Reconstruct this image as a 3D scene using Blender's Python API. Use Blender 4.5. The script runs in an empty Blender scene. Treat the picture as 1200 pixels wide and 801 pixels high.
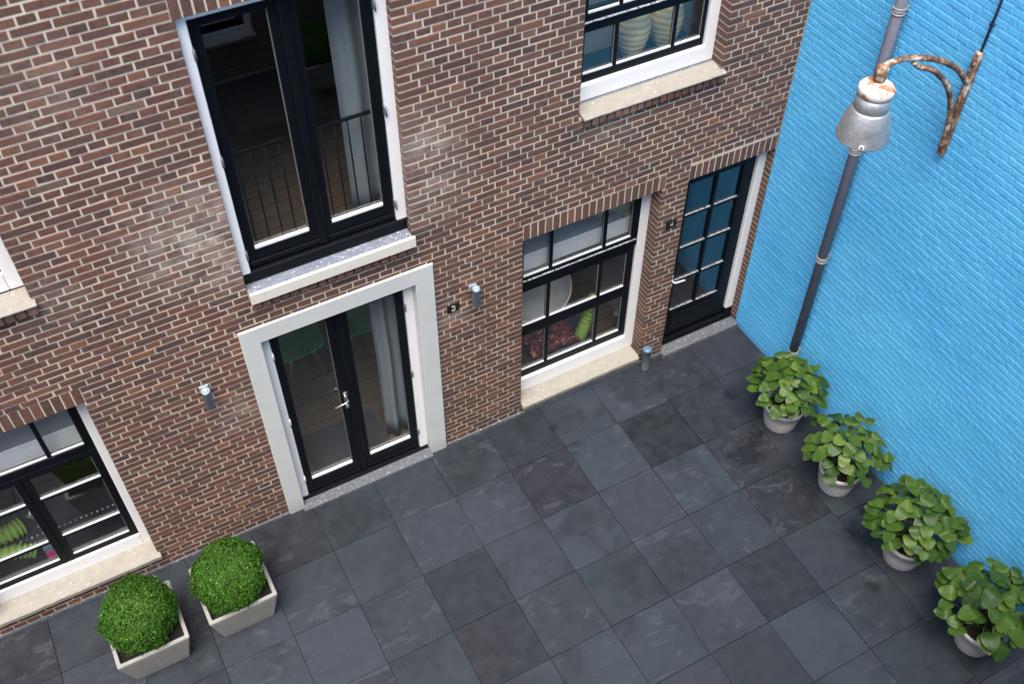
import bpy, math, random
from mathutils import Vector, Matrix
random.seed(7)
S = bpy.context.scene
COL = S.collection

# ------------------------------------------------------------------ camera
R = ((0.87949832, -0.47589775, 0.00200898), (0.35530064, 0.65942168, 0.66251378), (-0.31661358, -0.58196596, 0.74904703))
cd = bpy.data.cameras.new('camera')
cam = bpy.data.objects.new('camera', cd)
COL.objects.link(cam)
cd.sensor_fit = 'HORIZONTAL'; cd.sensor_width = 36.0; cd.lens = 36.675
cd.clip_start = 0.05; cd.clip_end = 500
mw = Matrix(R).transposed().to_4x4()
mw.translation = Vector((-5.7195, -5.5179, 8.2292))
cam.matrix_world = mw
S.camera = cam
cd.dof.use_dof = True; cd.dof.focus_distance = 8.6; cd.dof.aperture_fstop = 1.6

# ------------------------------------------------------------------ world, sun, exposure
W = bpy.data.worlds.new('World'); S.world = W; W.use_nodes = True
nt = W.node_tree; nt.nodes.clear()
sky = nt.nodes.new('ShaderNodeTexSky'); sky.sky_type = 'NISHITA'; sky.sun_disc = False
SUN_EL, SUN_AZ = math.radians(68), math.radians(215)      # azimuth from +y, clockwise
sky.sun_elevation = SUN_EL; sky.sun_rotation = SUN_AZ
sky.air_density = 1.0; sky.dust_density = 3.0; sky.ozone_density = 1.0
bg = nt.nodes.new('ShaderNodeBackground'); bg.inputs[1].default_value = 0.105
out = nt.nodes.new('ShaderNodeOutputWorld')
nt.links.new(sky.outputs[0], bg.inputs[0]); nt.links.new(bg.outputs[0], out.inputs[0])
sl = bpy.data.lights.new('sun', 'SUN'); sl.energy = 1.5; sl.angle = math.radians(38); sl.color = (1.0, .945, .87)
so = bpy.data.objects.new('sun', sl); COL.objects.link(so)
sd = Vector((math.sin(SUN_AZ)*math.cos(SUN_EL), math.cos(SUN_AZ)*math.cos(SUN_EL), math.sin(SUN_EL)))
so.rotation_euler = sd.to_track_quat('Z', 'Y').to_euler(); so.location = (0, 0, 30)
S.view_settings.view_transform = 'Standard'; S.view_settings.look = 'None'
S.view_settings.exposure = 1.75; S.view_settings.gamma = 1.0
S.render.engine = 'CYCLES'
S.cycles.max_bounces = 8; S.cycles.diffuse_bounces = 3; S.cycles.glossy_bounces = 4; S.cycles.transparent_max_bounces = 12
S.cycles.use_denoising = True
S.cycles.caustics_reflective = False; S.cycles.caustics_refractive = False

# ------------------------------------------------------------------ node helpers
class NT:
    def __init__(s, name):
        s.m = bpy.data.materials.new(name); s.m.use_nodes = True
        s.t = s.m.node_tree; s.t.nodes.clear()
        s.o = s.t.nodes.new('ShaderNodeOutputMaterial')
    def n(s, typ, **k):
        nd = s.t.nodes.new('ShaderNode' + typ)
        for a, v in k.items():
            if a.startswith('i_'):
                key = a[2:]; key = int(key) if key.isdigit() else key.replace('_', ' ')
                s.set(nd.inputs[key], v)
            else: setattr(nd, a, v)
        return nd
    def set(s, sock, v):
        if isinstance(v, bpy.types.NodeSocket): s.t.links.new(v, sock)
        else:
            if sock.type == 'RGBA' and len(v) == 3: v = (*v, 1)
            sock.default_value = v
    def math(s, op, a, b=0.0, clamp=False):
        nd = s.n('Math', operation=op, use_clamp=clamp); s.set(nd.inputs[0], a); s.set(nd.inputs[1], b); return nd.outputs[0]
    def mix(s, f, a, b, bt='MIX'):
        nd = s.n('Mix', data_type='RGBA', blend_type=bt)
        s.set(nd.inputs[0], f); s.set(nd.inputs[6], a); s.set(nd.inputs[7], b); return nd.outputs[2]
    def ramp(s, f, stops, interp='LINEAR'):
        nd = s.n('ValToRGB'); cr = nd.color_ramp; cr.interpolation = interp
        while len(cr.elements) < len(stops): cr.elements.new(.5)
        for e, (p, c) in zip(cr.elements, stops):
            e.position = p; e.color = (*c, 1) if not isinstance(c, (int, float)) else (c, c, c, 1)
        s.set(nd.inputs[0], f); return nd.outputs[0]
    def noise(s, vec, scale, detail=4, rough=.55, dist=0.0):
        nd = s.n('TexNoise'); s.set(nd.inputs['Vector'], vec); nd.inputs['Scale'].default_value = scale
        nd.inputs['Detail'].default_value = detail; nd.inputs['Roughness'].default_value = rough
        nd.inputs['Distortion'].default_value = dist; return nd.outputs[0]
    def geo(s): return s.n('NewGeometry').outputs['Position']
    def obj(s): return s.n('TexCoord').outputs['Object']
    def sep(s, v):
        nd = s.n('SeparateXYZ'); s.set(nd.inputs[0], v); return nd.outputs
    def sepc(s, v):
        nd = s.n('SeparateColor'); s.set(nd.inputs[0], v); return nd.outputs
    def blob(s, pos, c, r):
        nd = s.n('VectorMath', operation='DISTANCE'); s.set(nd.inputs[0], pos); nd.inputs[1].default_value = c
        return s.math('SUBTRACT', 1.0, s.math('DIVIDE', nd.outputs['Value'], r), True)
    def bump(s, h, strength, dist=.01, nrm=None):
        nd = s.n('Bump'); s.set(nd.inputs['Height'], h); nd.inputs['Strength'].default_value = strength
        nd.inputs['Distance'].default_value = dist
        if nrm is not None: s.set(nd.inputs['Normal'], nrm)
        return nd.outputs[0]
    def pbr(s, col, rough=.6, nrm=None, metal=0.0, **k):
        p = s.n('BsdfPrincipled'); s.set(p.inputs['Base Color'], col); s.set(p.inputs['Roughness'], rough)
        s.set(p.inputs['Metallic'], metal)
        if nrm is not None: s.set(p.inputs['Normal'], nrm)
        for a, v in k.items(): s.set(p.inputs[a.replace('_', ' ')], v)
        s.t.links.new(p.outputs[0], s.o.inputs[0]); return s.m

def m_simple(name, col, rough=.6, metal=0.0, var=.12, scale=12, bump=.15, bd=.003):
    t = NT(name); p = t.obj(); n = t.noise(p, scale, 5); n2 = t.noise(p, scale * 9, 3)
    c = t.mix(t.math('MULTIPLY', n, 1.0), tuple(x * (1 - var * 1.6) for x in col), tuple(min(1, x * (1 + var)) for x in col))
    r = t.math('ADD', rough - .08, t.math('MULTIPLY', n2, .16))
    return t.pbr(c, r, t.bump(n2, bump, bd), metal)

M = {}
def brick_mats():
    t = NT('brick'); p = t.geo(); a = t.n('Attribute', attribute_name='rnd'); r, g, b = t.sepc(a.outputs['Color'])[:3]
    c = t.ramp(r, [(0, (.050, .026, .023)), (.08, (.072, .031, .025)), (.30, (.098, .038, .027)), (.55, (.125, .046, .030)),
                   (.80, (.150, .057, .036)), (.93, (.175, .070, .043)), (.985, (.24, .095, .045)), (1, (.13, .10, .07))])
    n = t.noise(p, 26, 6, .65); c = t.mix(t.math('MULTIPLY', t.math('SUBTRACT', n, .35, True), .95), c, (.27, .165, .13))
    nd = t.noise(p, 60, 5, .7); c = t.mix(t.ramp(nd, [(.50, 0.), (.72, .75)]), c, (.035, .025, .025))
    # the lower and right-hand brickwork is browner than the upper left
    x, y, z = t.sep(p)[:3]
    w = t.math('MULTIPLY', t.math('ADD', t.math('MULTIPLY', t.math('ADD', x, 7.0), .11), t.math('MULTIPLY', t.math('SUBTRACT', 4.0, z), .08)), 1.0, True)
    c = t.mix(t.math('MULTIPLY', w, .55), c, t.mix(.55, c, (.092, .064, .048)))
    big = t.noise(p, .9, 3); c = t.mix(t.ramp(big, [(.35, .0), (.75, .30)]), c, (.06, .038, .030))
    e = efflo(t, p); e = t.math('MULTIPLY', e, t.math('ADD', .35, t.math('MULTIPLY', g, .9)), True); c = t.mix(t.math('MULTIPLY', e, .9), c, (.42, .355, .31))
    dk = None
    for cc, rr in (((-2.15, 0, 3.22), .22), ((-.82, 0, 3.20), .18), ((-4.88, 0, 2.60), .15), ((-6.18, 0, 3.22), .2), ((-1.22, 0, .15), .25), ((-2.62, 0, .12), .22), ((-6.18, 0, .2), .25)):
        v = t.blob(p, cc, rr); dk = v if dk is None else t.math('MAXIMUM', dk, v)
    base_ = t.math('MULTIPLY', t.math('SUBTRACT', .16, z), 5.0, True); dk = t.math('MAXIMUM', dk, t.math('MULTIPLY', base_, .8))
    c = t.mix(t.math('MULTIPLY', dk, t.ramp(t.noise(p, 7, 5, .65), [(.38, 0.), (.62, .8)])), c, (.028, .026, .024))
    nb = t.noise(p, 120, 4, .7)
    h = t.math('ADD', t.math('MULTIPLY', nb, .5), t.math('MULTIPLY', n, .8))
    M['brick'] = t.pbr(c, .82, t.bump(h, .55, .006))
    t = NT('mortar'); p = t.geo(); n = t.noise(p, 70, 5, .7); n1 = t.noise(p, 2.2, 5)
    c = t.mix(n, (.50, .435, .34), (.70, .63, .51)); c = t.mix(t.ramp(n1, [(.45, 0.), (.75, .5)]), c, (.22, .175, .15))
    x, y, z = t.sep(p)[:3]
    w = t.math('MULTIPLY', t.math('SUBTRACT', 3.4, z), .22, True)
    c = t.mix(t.math('MULTIPLY', w, .6), c, (.33, .25, .185))
    M['mortar'] = t.pbr(c, .95, t.bump(n, .5, .004))
def efflo(t, p):
    acc = None
    for c, r, k in (((-5.10, 0, 3.45), .62, 1.25), ((-5.0, 0, 3.15), .35, 1.1), ((-3.45, 0, 3.60), .42, 1.1), ((-3.40, 0, 3.2), .45, .8), ((-1.82, 0, 3.30), .4, .6),
                    ((-5.7, 0, 4.8), .4, .4), ((-5.15, 0, 1.62), .35, .5), ((-3.3, 0, 1.8), .2, .8), ((-6.1, 0, 3.3), .3, .5)):
        v = t.math('MULTIPLY', t.blob(p, c, r), k); acc = v if acc is None else t.math('MAXIMUM', acc, v)
    n = t.noise(p, 9, 6, .7)
    return t.math('MULTIPLY', t.math('MULTIPLY', acc, t.ramp(n, [(.32, 0.), (.60, 1.)])), .85, True)
brick_mats()
def mats():
    t = NT('blue_paint'); p = t.geo(); x, y, z = t.sep(p)[:3]
    n = t.noise(p, 1.1, 5, .6); n2 = t.noise(p, 28, 5, .65); n3 = t.noise(p, 150, 3, .6)
    a = t.n('Attribute', attribute_name='rnd'); r = t.sepc(a.outputs['Color'])[0]
    c = t.mix(t.ramp(n, [(.3, 0.), (.7, 1.)]), (.080, .42, .78), (.135, .53, .88)); c = t.mix(t.math('MULTIPLY', r, .22), c, (.17, .58, .91))
    c = t.mix(t.ramp(n2, [(.62, 0.), (.80, .30)]), c, (.22, .52, .82))
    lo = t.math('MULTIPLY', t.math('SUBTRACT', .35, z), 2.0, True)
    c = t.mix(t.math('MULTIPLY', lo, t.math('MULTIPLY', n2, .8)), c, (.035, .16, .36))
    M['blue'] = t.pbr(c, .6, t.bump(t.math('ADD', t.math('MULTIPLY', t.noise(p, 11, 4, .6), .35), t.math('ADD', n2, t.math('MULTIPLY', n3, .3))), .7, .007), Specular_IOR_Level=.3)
    # slate
    t = NT('slate'); p = t.geo(); a = t.n('Attribute', attribute_name='rnd'); col = a.outputs['Color']; r, g, b = t.sepc(col)[:3]
    off = t.n('VectorMath', operation='SCALE'); t.set(off.inputs[0], col); off.inputs['Scale'].default_value = 37
    pv = t.n('VectorMath', operation='ADD'); t.set(pv.inputs[0], p); t.set(pv.inputs[1], off.outputs[0]); pv = pv.outputs[0]
    n1 = t.noise(pv, 1.75, 2.0, .40, .35)
    ply = t.ramp(n1, [(0, 0.), (.38, .12), (.455, .62), (.52, .90), (.60, 1.)], 'CONSTANT')
    plyb = t.ramp(n1, [(.395, .0), (.405, .25), (.497, .25), (.503, .55), (.582, .55), (.588, .85), (.657, .85), (.663, 1.)])
    st = t.n('Mapping'); t.set(st.inputs[0], pv); st.inputs['Scale'].default_value = (1, 4.5, 1); st.inputs['Rotation'].default_value = (0, 0, .9)
    streak = t.noise(st.outputs[0], 3.0, 6, .65, 1.2)
    f1 = t.noise(pv, 9, 6, .6); f2 = t.noise(pv, 60, 5, .65)
    base = t.mix(t.math('POWER', r, 1.3), (.0062, .0084, .0132), (.026, .034, .0465))
    base = t.mix(t.math('MULTIPLY', g, .5), base, t.mix(.5, base, (.030, .027, .036)))
    base = t.mix(t.math('MULTIPLY', t.math('GREATER_THAN', b, .62), .45), base, (.025, .038, .047))
    c = t.mix(t.math('MULTIPLY', t.math('SUBTRACT', 1.0, ply), t.math('MULTIPLY', t.math('GREATER_THAN', b, .3), .80)), base, t.mix(.7, base, (.008, .0095, .014)))
    c = t.mix(t.ramp(f1, [(.38, 0.), (.75, .35)]), c, (.042, .046, .056))
    mp3 = t.n('Mapping'); t.set(mp3.inputs[0], pv); mp3.inputs['Scale'].default_value = (1, 2.1, 1); mp3.inputs['Rotation'].default_value = (0, 0, .5)
    pale = t.noise(mp3.outputs[0], 2.6, 6, .68, .9); c = t.mix(t.math('MULTIPLY', t.ramp(pale, [(.57, 0.), (.625, .42), (.74, .12)]), t.math('MULTIPLY', t.math('GREATER_THAN', g, .45), 1.0)), c, (.060, .070, .083))
    c = t.mix(t.ramp(streak, [(.60, 0.), (.78, .55)]), c, (.010, .011, .015))
    c = t.mix(t.ramp(streak, [(.20, .40), (.34, 0.)]), c, (.065, .070, .080))
    spk = t.noise(p, 130, 2, .5); c = t.mix(t.ramp(spk, [(.73, 0.), (.80, .35)]), c, (.13, .13, .135))
    wet = None
    for cc, rr in (((-.93, -1.47, 0), .21), ((-.76, -1.36, 0), .13), ((-1.05, -1.40, 0), .10), ((-.60, -2.60, 0), .13), ((-.56, -2.74, 0), .12), ((-.84, -3.12, 0), .10), ((-.30, -3.42, 0), .16),
                   ((-2.42, -.30, 0), .075), ((-.62, -.80, 0), .13), ((-.35, -2.5, 0), .14)):
        v = t.blob(p, cc, rr); wet = v if wet is None else t.math('MAXIMUM', wet, v)
    wn = t.noise(p, 16, 5, .65, .4)
    wet = t.ramp(t.math('ADD', wet, t.math('MULTIPLY', t.math('SUBTRACT', wn, .5), t.math('MULTIPLY', t.math('GREATER_THAN', wet, .001), 2.6))), [(.22, 0.), (.62, 1.)])
    c = t.mix(t.math('MULTIPLY', wet, .75), c, (.008, .009, .013))
    rg = t.math('ADD', .40, t.math('MULTIPLY', f1, .3)); rg = t.math('SUBTRACT', rg, t.math('MULTIPLY', wet, .10))
    h = t.math('ADD', t.math('MULTIPLY', n1, 2.2), t.math('ADD', t.math('MULTIPLY', f1, .9), t.math('MULTIPLY', f2, .3)))
    M['slate'] = t.pbr(c, rg, t.bump(h, .55, .008), Specular_IOR_Level=.36)
    M['bed'] = m_simple('joint_sand', (.018, .019, .022), .9)
    M['earthy'] = m_simple('ground_concrete', (.12, .12, .12), .9)
    # stones
    t = NT('sandstone'); p = t.geo(); n = t.noise(p, 14, 6, .65); n2 = t.noise(p, 90, 4, .7)
    c = t.mix(n, (.22, .20, .165), (.38, .355, .305)); c = t.mix(t.ramp(n2, [(.56, 0.), (.70, .75)]), c, (.15, .12, .09))
    c = t.mix(t.ramp(t.noise(p, 30, 3, .5), [(.66, 0.), (.74, .7)]), c, (.66, .63, .58))
    M['sand'] = t.pbr(c, .85, t.bump(n2, .5, .005))
    t = NT('grey_plaster'); p = t.geo(); n = t.noise(p, 3, 6, .65); n2 = t.noise(p, 60, 4, .65)
    c = t.mix(n, (.48, .49, .475), (.62, .63, .61)); c = t.mix(t.ramp(t.noise(p, 8, 6, .7), [(.60, 0.), (.8, .35)]), c, (.36, .355, .33))
    z = t.sep(p)[2]; lo = t.math('MULTIPLY', t.math('SUBTRACT', .22, z), 4.0, True)
    c = t.mix(t.math('MULTIPLY', lo, t.math('MULTIPLY', n, .9)), c, (.20, .205, .18))
    M['plaster'] = t.pbr(c, .8, t.bump(n2, .25, .003))
    t = NT('bluestone'); p = t.geo(); n = t.noise(p, 12, 6, .7); n2 = t.noise(p, 45, 5, .7)
    c = t.mix(n, (.09, .105, .14), (.25, .275, .33)); c = t.mix(t.ramp(n2, [(.57, 0.), (.66, .9)]), c, (.66, .66, .67))
    M['bluestone'] = t.pbr(c, .55, t.bump(n2, .4, .004))
    M['worn_sill'] = t.m
    t = NT('worn_step'); p = t.geo(); n = t.noise(p, 20, 6, .7); n2 = t.noise(p, 38, 5, .75)
    c = t.mix(n, (.06, .065, .075), (.14, .147, .163)); c = t.mix(t.ramp(n2, [(.56, 0.), (.70, .9)]), c, (.50, .50, .50))
    M['step'] = t.pbr(c, .6, t.bump(n2, .5, .005))
    t = NT('white_paint'); p = t.geo(); n = t.noise(p, 5, 5, .6); n2 = t.noise(p, 50, 4, .6)
    c = t.mix(n, (.74, .75, .76), (.83, .83, .83)); c = t.mix(t.ramp(t.noise(p, 11, 6, .75), [(.60, 0.), (.76, .35)]), c, (.50, .50, .47)); c = t.mix(t.ramp(n2, [(.63, 0.), (.74, .30)]), c, (.5, .49, .46))
    M['white'] = t.pbr(c, .38, t.bump(n2, .08, .003))
    t = NT('cream_paint'); p = t.geo(); n = t.noise(p, 30, 5, .6)
    c = t.mix(n, (.62, .585, .49), (.76, .73, .65)); c = t.mix(t.ramp(n, [(.56, 0.), (.70, .65)]), c, (.5, .45, .37))
    M['cream'] = t.pbr(c, .6, t.bump(n, .2, .003))
    t = NT('black_paint'); p = t.geo(); n = t.noise(p, 18, 5, .6); n2 = t.noise(p, 55, 4, .7)
    c = t.mix(n, (.0022, .003, .005), (.005, .007, .010)); c = t.mix(t.ramp(n2, [(.72, 0.), (.78, .2)]), c, (.06, .07, .09))
    M['black'] = t.pbr(c, .42, t.bump(n, .1, .003), Specular_IOR_Level=.16)
    t = NT('worn_white_edge'); p = t.geo(); n = t.noise(p, 60, 5, .8)
    c = t.mix(t.ramp(n, [(.45, 0.), (.58, 1.)]), (.55, .57, .60), (.02, .025, .03)); M['worn'] = t.pbr(c, .5)
    M['putty'] = m_simple('putty_grey', (.20, .21, .22), .6)
    # glass: a thin pane
    t = NT('window_glass'); ge = t.n('NewGeometry')
    dt = t.n('VectorMath', operation='DOT_PRODUCT'); t.set(dt.inputs[0], ge.outputs['Incoming']); t.set(dt.inputs[1], ge.outputs['Normal'])
    sch = t.math('POWER', t.math('SUBTRACT', 1.0, t.math('ABSOLUTE', dt.outputs['Value']), True), 5.0)
    fr = t.math('ADD', .068, t.math('MULTIPLY', sch, .958))
    tr = t.n('BsdfTransparent'); tr.inputs[0].default_value = (.96, .975, .975, 1)
    gl = t.n('BsdfGlossy'); gl.inputs['Roughness'].default_value = 0.0; gl.inputs['Color'].default_value = (1, 1, 1, 1)
    mx = t.n('MixShader'); t.set(mx.inputs[0], fr)
    t.t.links.new(tr.outputs[0], mx.inputs[1]); t.t.links.new(gl.outputs[0], mx.inputs[2]); t.t.links.new(mx.outputs[0], t.o.inputs[0])
    M['glass'] = t.m
    # metals
    M['steel'] = m_simple('brushed_steel', (.62, .62, .60), .3, 1.0)
    M['hinge'] = m_simple('hinge_metal', (.22, .25, .28), .5, .6)
    M['lampalu'] = m_simple('weathered_aluminium', (.42, .50, .56), .45, .45, .25, 30)
    t = NT('drainpipe_grey'); p = t.geo(); n = t.noise(p, 16, 6, .7)
    c = t.mix(n, (.17, .17, .21), (.28, .28, .33)); z = t.sep(p)[2]
    c = t.mix(t.ramp(t.noise(p, 30, 5, .7), [(.60, 0.), (.75, .5)]), c, (.24, .22, .22))
    M['pipe'] = t.pbr(c, .75, t.bump(n, .2, .003), Specular_IOR_Level=.2)
    M['pipeband'] = m_simple('pipe_band', (.40, .39, .38), .6, .3)
    M['boll'] = m_simple('pipe_stub_grey', (.10, .105, .115), .55, .2)
    M['bollcap'] = m_simple('pipe_stub_cap', (.10, .20, .28), .5, .2)
    t = NT('rusty_white'); p = t.geo(); n = t.noise(p, 13, 7, .75); n2 = t.noise(p, 7, 5, .7)
    c = t.ramp(n, [(.36, (.70, .67, .62)), (.44, (.46, .36, .27)), (.50, (.27, .13, .06)), (.58, (.12, .055, .03)), (.75, (.05, .03, .02))])
    c = t.mix(t.ramp(n2, [(.48, 0.), (.58, .8)]), c, (.07, .045, .035))
    M['rust'] = t.pbr(c, .8, t.bump(n, .7, .006))
    t = NT('rusty_cap'); p = t.geo(); n = t.noise(p, 6.5, 6, .72, .8)
    c = t.ramp(n, [(.42, (.62, .60, .58)), (.50, (.50, .43, .36)), (.53, (.40, .19, .09)), (.62, (.27, .115, .05)), (.76, (.09, .045, .025))])
    M['rustcap'] = t.pbr(c, .7, t.bump(n, .5, .005))
    t = NT('aged_zinc'); p = t.geo(); n = t.noise(p, 16, 7, .72); n2 = t.noise(p, 50, 5, .7)
    c = t.mix(n, (.26, .265, .275), (.62, .63, .64)); c = t.mix(t.ramp(n2, [(.58, 0.), (.72, .7)]), c, (.16, .155, .155))
    M['zinc'] = t.pbr(c, t.math('ADD', .34, t.math('MULTIPLY', n, .35)), t.bump(t.math('ADD', n, t.math('MULTIPLY', n2, .3)), .55, .008), .75)
    M['cable'] = m_simple('black_cable', (.02, .02, .05), .5)
    # pots
    t = NT('cast_concrete'); p = t.geo(); n = t.noise(p, 7, 6, .6); n2 = t.noise(p, 70, 4, .7)
    c = t.mix(n, (.23, .225, .205), (.37, .36, .33)); c = t.mix(t.ramp(n2, [(.66, 0.), (.76, .6)]), c, (.18, .16, .14))
    z = t.sep(p)[2]; lo = t.math('MULTIPLY', t.math('SUBTRACT', .12, z), 5.0, True); c = t.mix(t.math('MULTIPLY', lo, .5), c, (.14, .13, .11))
    M['concrete'] = t.pbr(c, .8, t.bump(n2, .4, .004))
    t = NT('aged_clay'); p = t.geo(); n = t.noise(p, 9, 6, .65); n2 = t.noise(p, 40, 4, .7)
    c = t.mix(n, (.40, .37, .35), (.60, .57, .545)); c = t.mix(t.ramp(n2, [(.58, 0.), (.74, .6)]), c, (.20, .16, .14))
    M['clay'] = t.pbr(c, .85, t.bump(n2, .5, .005))
    t = NT('soil'); p = t.geo(); n = t.noise(p, 60, 5, .7); M['soil'] = t.pbr(t.mix(n, (.004, .003, .003), (.020, .014, .010)), .95, t.bump(n, 1., .02))
    def leafmat(name, stops, rough, trans):
        t = NT(name); a = t.n('Attribute', attribute_name='rnd'); r, g, b = t.sepc(a.outputs['Color'])[:3]
        c = t.ramp(r, stops); p = t.geo(); n = t.noise(p, 40, 3)
        c = t.mix(t.math('MULTIPLY', n, .35), c, t.mix(.5, c, (.02, .05, .012)))
        if name == 'hosta_leaf':
            c = t.mix(t.ramp(g, [(.0, .35), (.12, 0.)]), c, (.09, .15, .04))          # pale midrib
            c = t.mix(t.math('MULTIPLY', t.ramp(g, [(.80, 0.), (1, .75)]), b), c, (.14, .17, .03))   # yellowing rim
        pb = t.n('BsdfPrincipled'); pb.inputs['Specular IOR Level'].default_value = .28; t.set(pb.inputs['Base Color'], c); t.set(pb.inputs['Roughness'], rough)
        t.set(pb.inputs['Normal'], t.bump(t.noise(p, 90, 3), .3, .003))
        tl = t.n('BsdfTranslucent'); t.set(tl.inputs[0], t.mix(.5, c, (.12, .22, .02)))
        mx = t.n('MixShader'); mx.inputs[0].default_value = trans
        t.t.links.new(pb.outputs[0], mx.inputs[1]); t.t.links.new(tl.outputs[0], mx.inputs[2]); t.t.links.new(mx.outputs[0], t.o.inputs[0])
        return t.m
    M['hosta'] = leafmat('hosta_leaf', [(0, (.012, .036, .007)), (.4, (.034, .080, .011)), (.8, (.070, .132, .017)), (1, (.12, .175, .028))], .42, .22)
    M['box'] = leafmat('box_leaf', [(0, (.014, .050, .005)), (.5, (.042, .126, .011)), (.85, (.082, .205, .018)), (1, (.14, .29, .035))], .55, .30)
    M['stem'] = m_simple('stem_green', (.06, .10, .03), .6)
    M['twig'] = m_simple('twig_brown', (.05, .035, .02), .8)
    # interior
    t = NT('oak_floor'); p = t.geo(); mp = t.n('Mapping'); t.set(mp.inputs[0], p); mp.inputs['Scale'].default_value = (1, 1, 1)
    bt = t.n('TexBrick'); t.set(bt.inputs['Vector'], p); bt.inputs['Scale'].default_value = 1.0; bt.inputs['Mortar Size'].default_value = .004
    bt.inputs['Brick Width'].default_value = 1.4; bt.inputs['Row Height'].default_value = .14
    bt.inputs['Color1'].default_value = (.12, .088, .058, 1); bt.inputs['Color2'].default_value = (.16, .118, .077, 1); bt.inputs['Mortar'].default_value = (.03, .02, .015, 1)
    st = t.n('Mapping'); t.set(st.inputs[0], p); st.inputs['Scale'].default_value = (3, 40, 1)
    M['oak'] = t.pbr(t.mix(t.math('MULTIPLY', t.noise(st.outputs[0], 2, 4), .4), bt.outputs[0], (.08, .055, .035)), .5)
    M['room'] = m_simple('room_plaster', (.42, .41, .43), .9)
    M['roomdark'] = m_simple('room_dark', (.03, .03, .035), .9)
    M['blindw'] = m_simple('blind_white', (.86, .86, .88), .8)
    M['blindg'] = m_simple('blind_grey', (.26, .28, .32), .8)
    t = NT('curtain_fabric'); p = t.geo(); n = t.noise(p, 200, 2)
    df = t.n('BsdfDiffuse'); t.set(df.inputs[0], t.mix(n, (.34, .39, .43), (.42, .47, .51))); tl = t.n('BsdfTranslucent'); tl.inputs[0].default_value = (.4, .45, .5, 1)
    mx = t.n('MixShader'); mx.inputs[0].default_value = .3
    t.t.links.new(df.outputs[0], mx.inputs[1]); t.t.links.new(tl.outputs[0], mx.inputs[2]); t.t.links.new(mx.outputs[0], t.o.inputs[0]); M['curtain'] = t.m
    M['greenpl'] = m_simple('green_plastic', (.02, .52, .20), .5)
    M['whitepl'] = m_simple('white_plastic', (.88, .89, .90), .3)
    M['lime'] = m_simple('lime_fabric', (.20, .33, .05), .7)
    M['dark'] = m_simple('dark_fabric', (.014, .017, .026), .8)
    M['matgrey'] = m_simple('door_mat', (.05, .052, .06), .95)
    M['wooddark'] = m_simple('dark_wood', (.02, .03, .045), .5)
    M['digit'] = m_simple('digit_white', (.42, .40, .33), .6)
    M['sign'] = m_simple('sign_black', (.008, .008, .009), .35)
    t = NT('red_pattern'); p = t.geo(); v = t.n('TexVoronoi'); t.set(v.inputs['Vector'], p); v.inputs['Scale'].default_value = 38
    r = t.sepc(v.outputs['Color'])[0]
    M['redpat'] = t.pbr(t.ramp(r, [(0, (.02, .006, .008)), (.28, (.11, .012, .018)), (.58, (.19, .025, .03)), (.78, (.035, .008, .012)), (.93, (.26, .14, .09))], 'CONSTANT'), .85)
    M['pink'] = m_simple('pink_print', (.55, .03, .20), .6); M['greyblue'] = m_simple('blue_print', (.18, .24, .30), .6)
    t = NT('cream_ceramic'); p = t.geo(); w = t.n('TexWave', bands_direction='Z'); t.set(w.inputs['Vector'], p); w.inputs['Scale'].default_value = 6; w.inputs['Distortion'].default_value = 3.0; w.inputs['Detail'].default_value = 2
    M['vase'] = t.pbr(t.mix(w.outputs[1], (.60, .48, .22), (.88, .76, .44)), .45, t.bump(w.outputs[1], .35, .006))
    M['chrome'] = m_simple('chrome', (.75, .75, .76), .12, 1.0)
mats()

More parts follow.
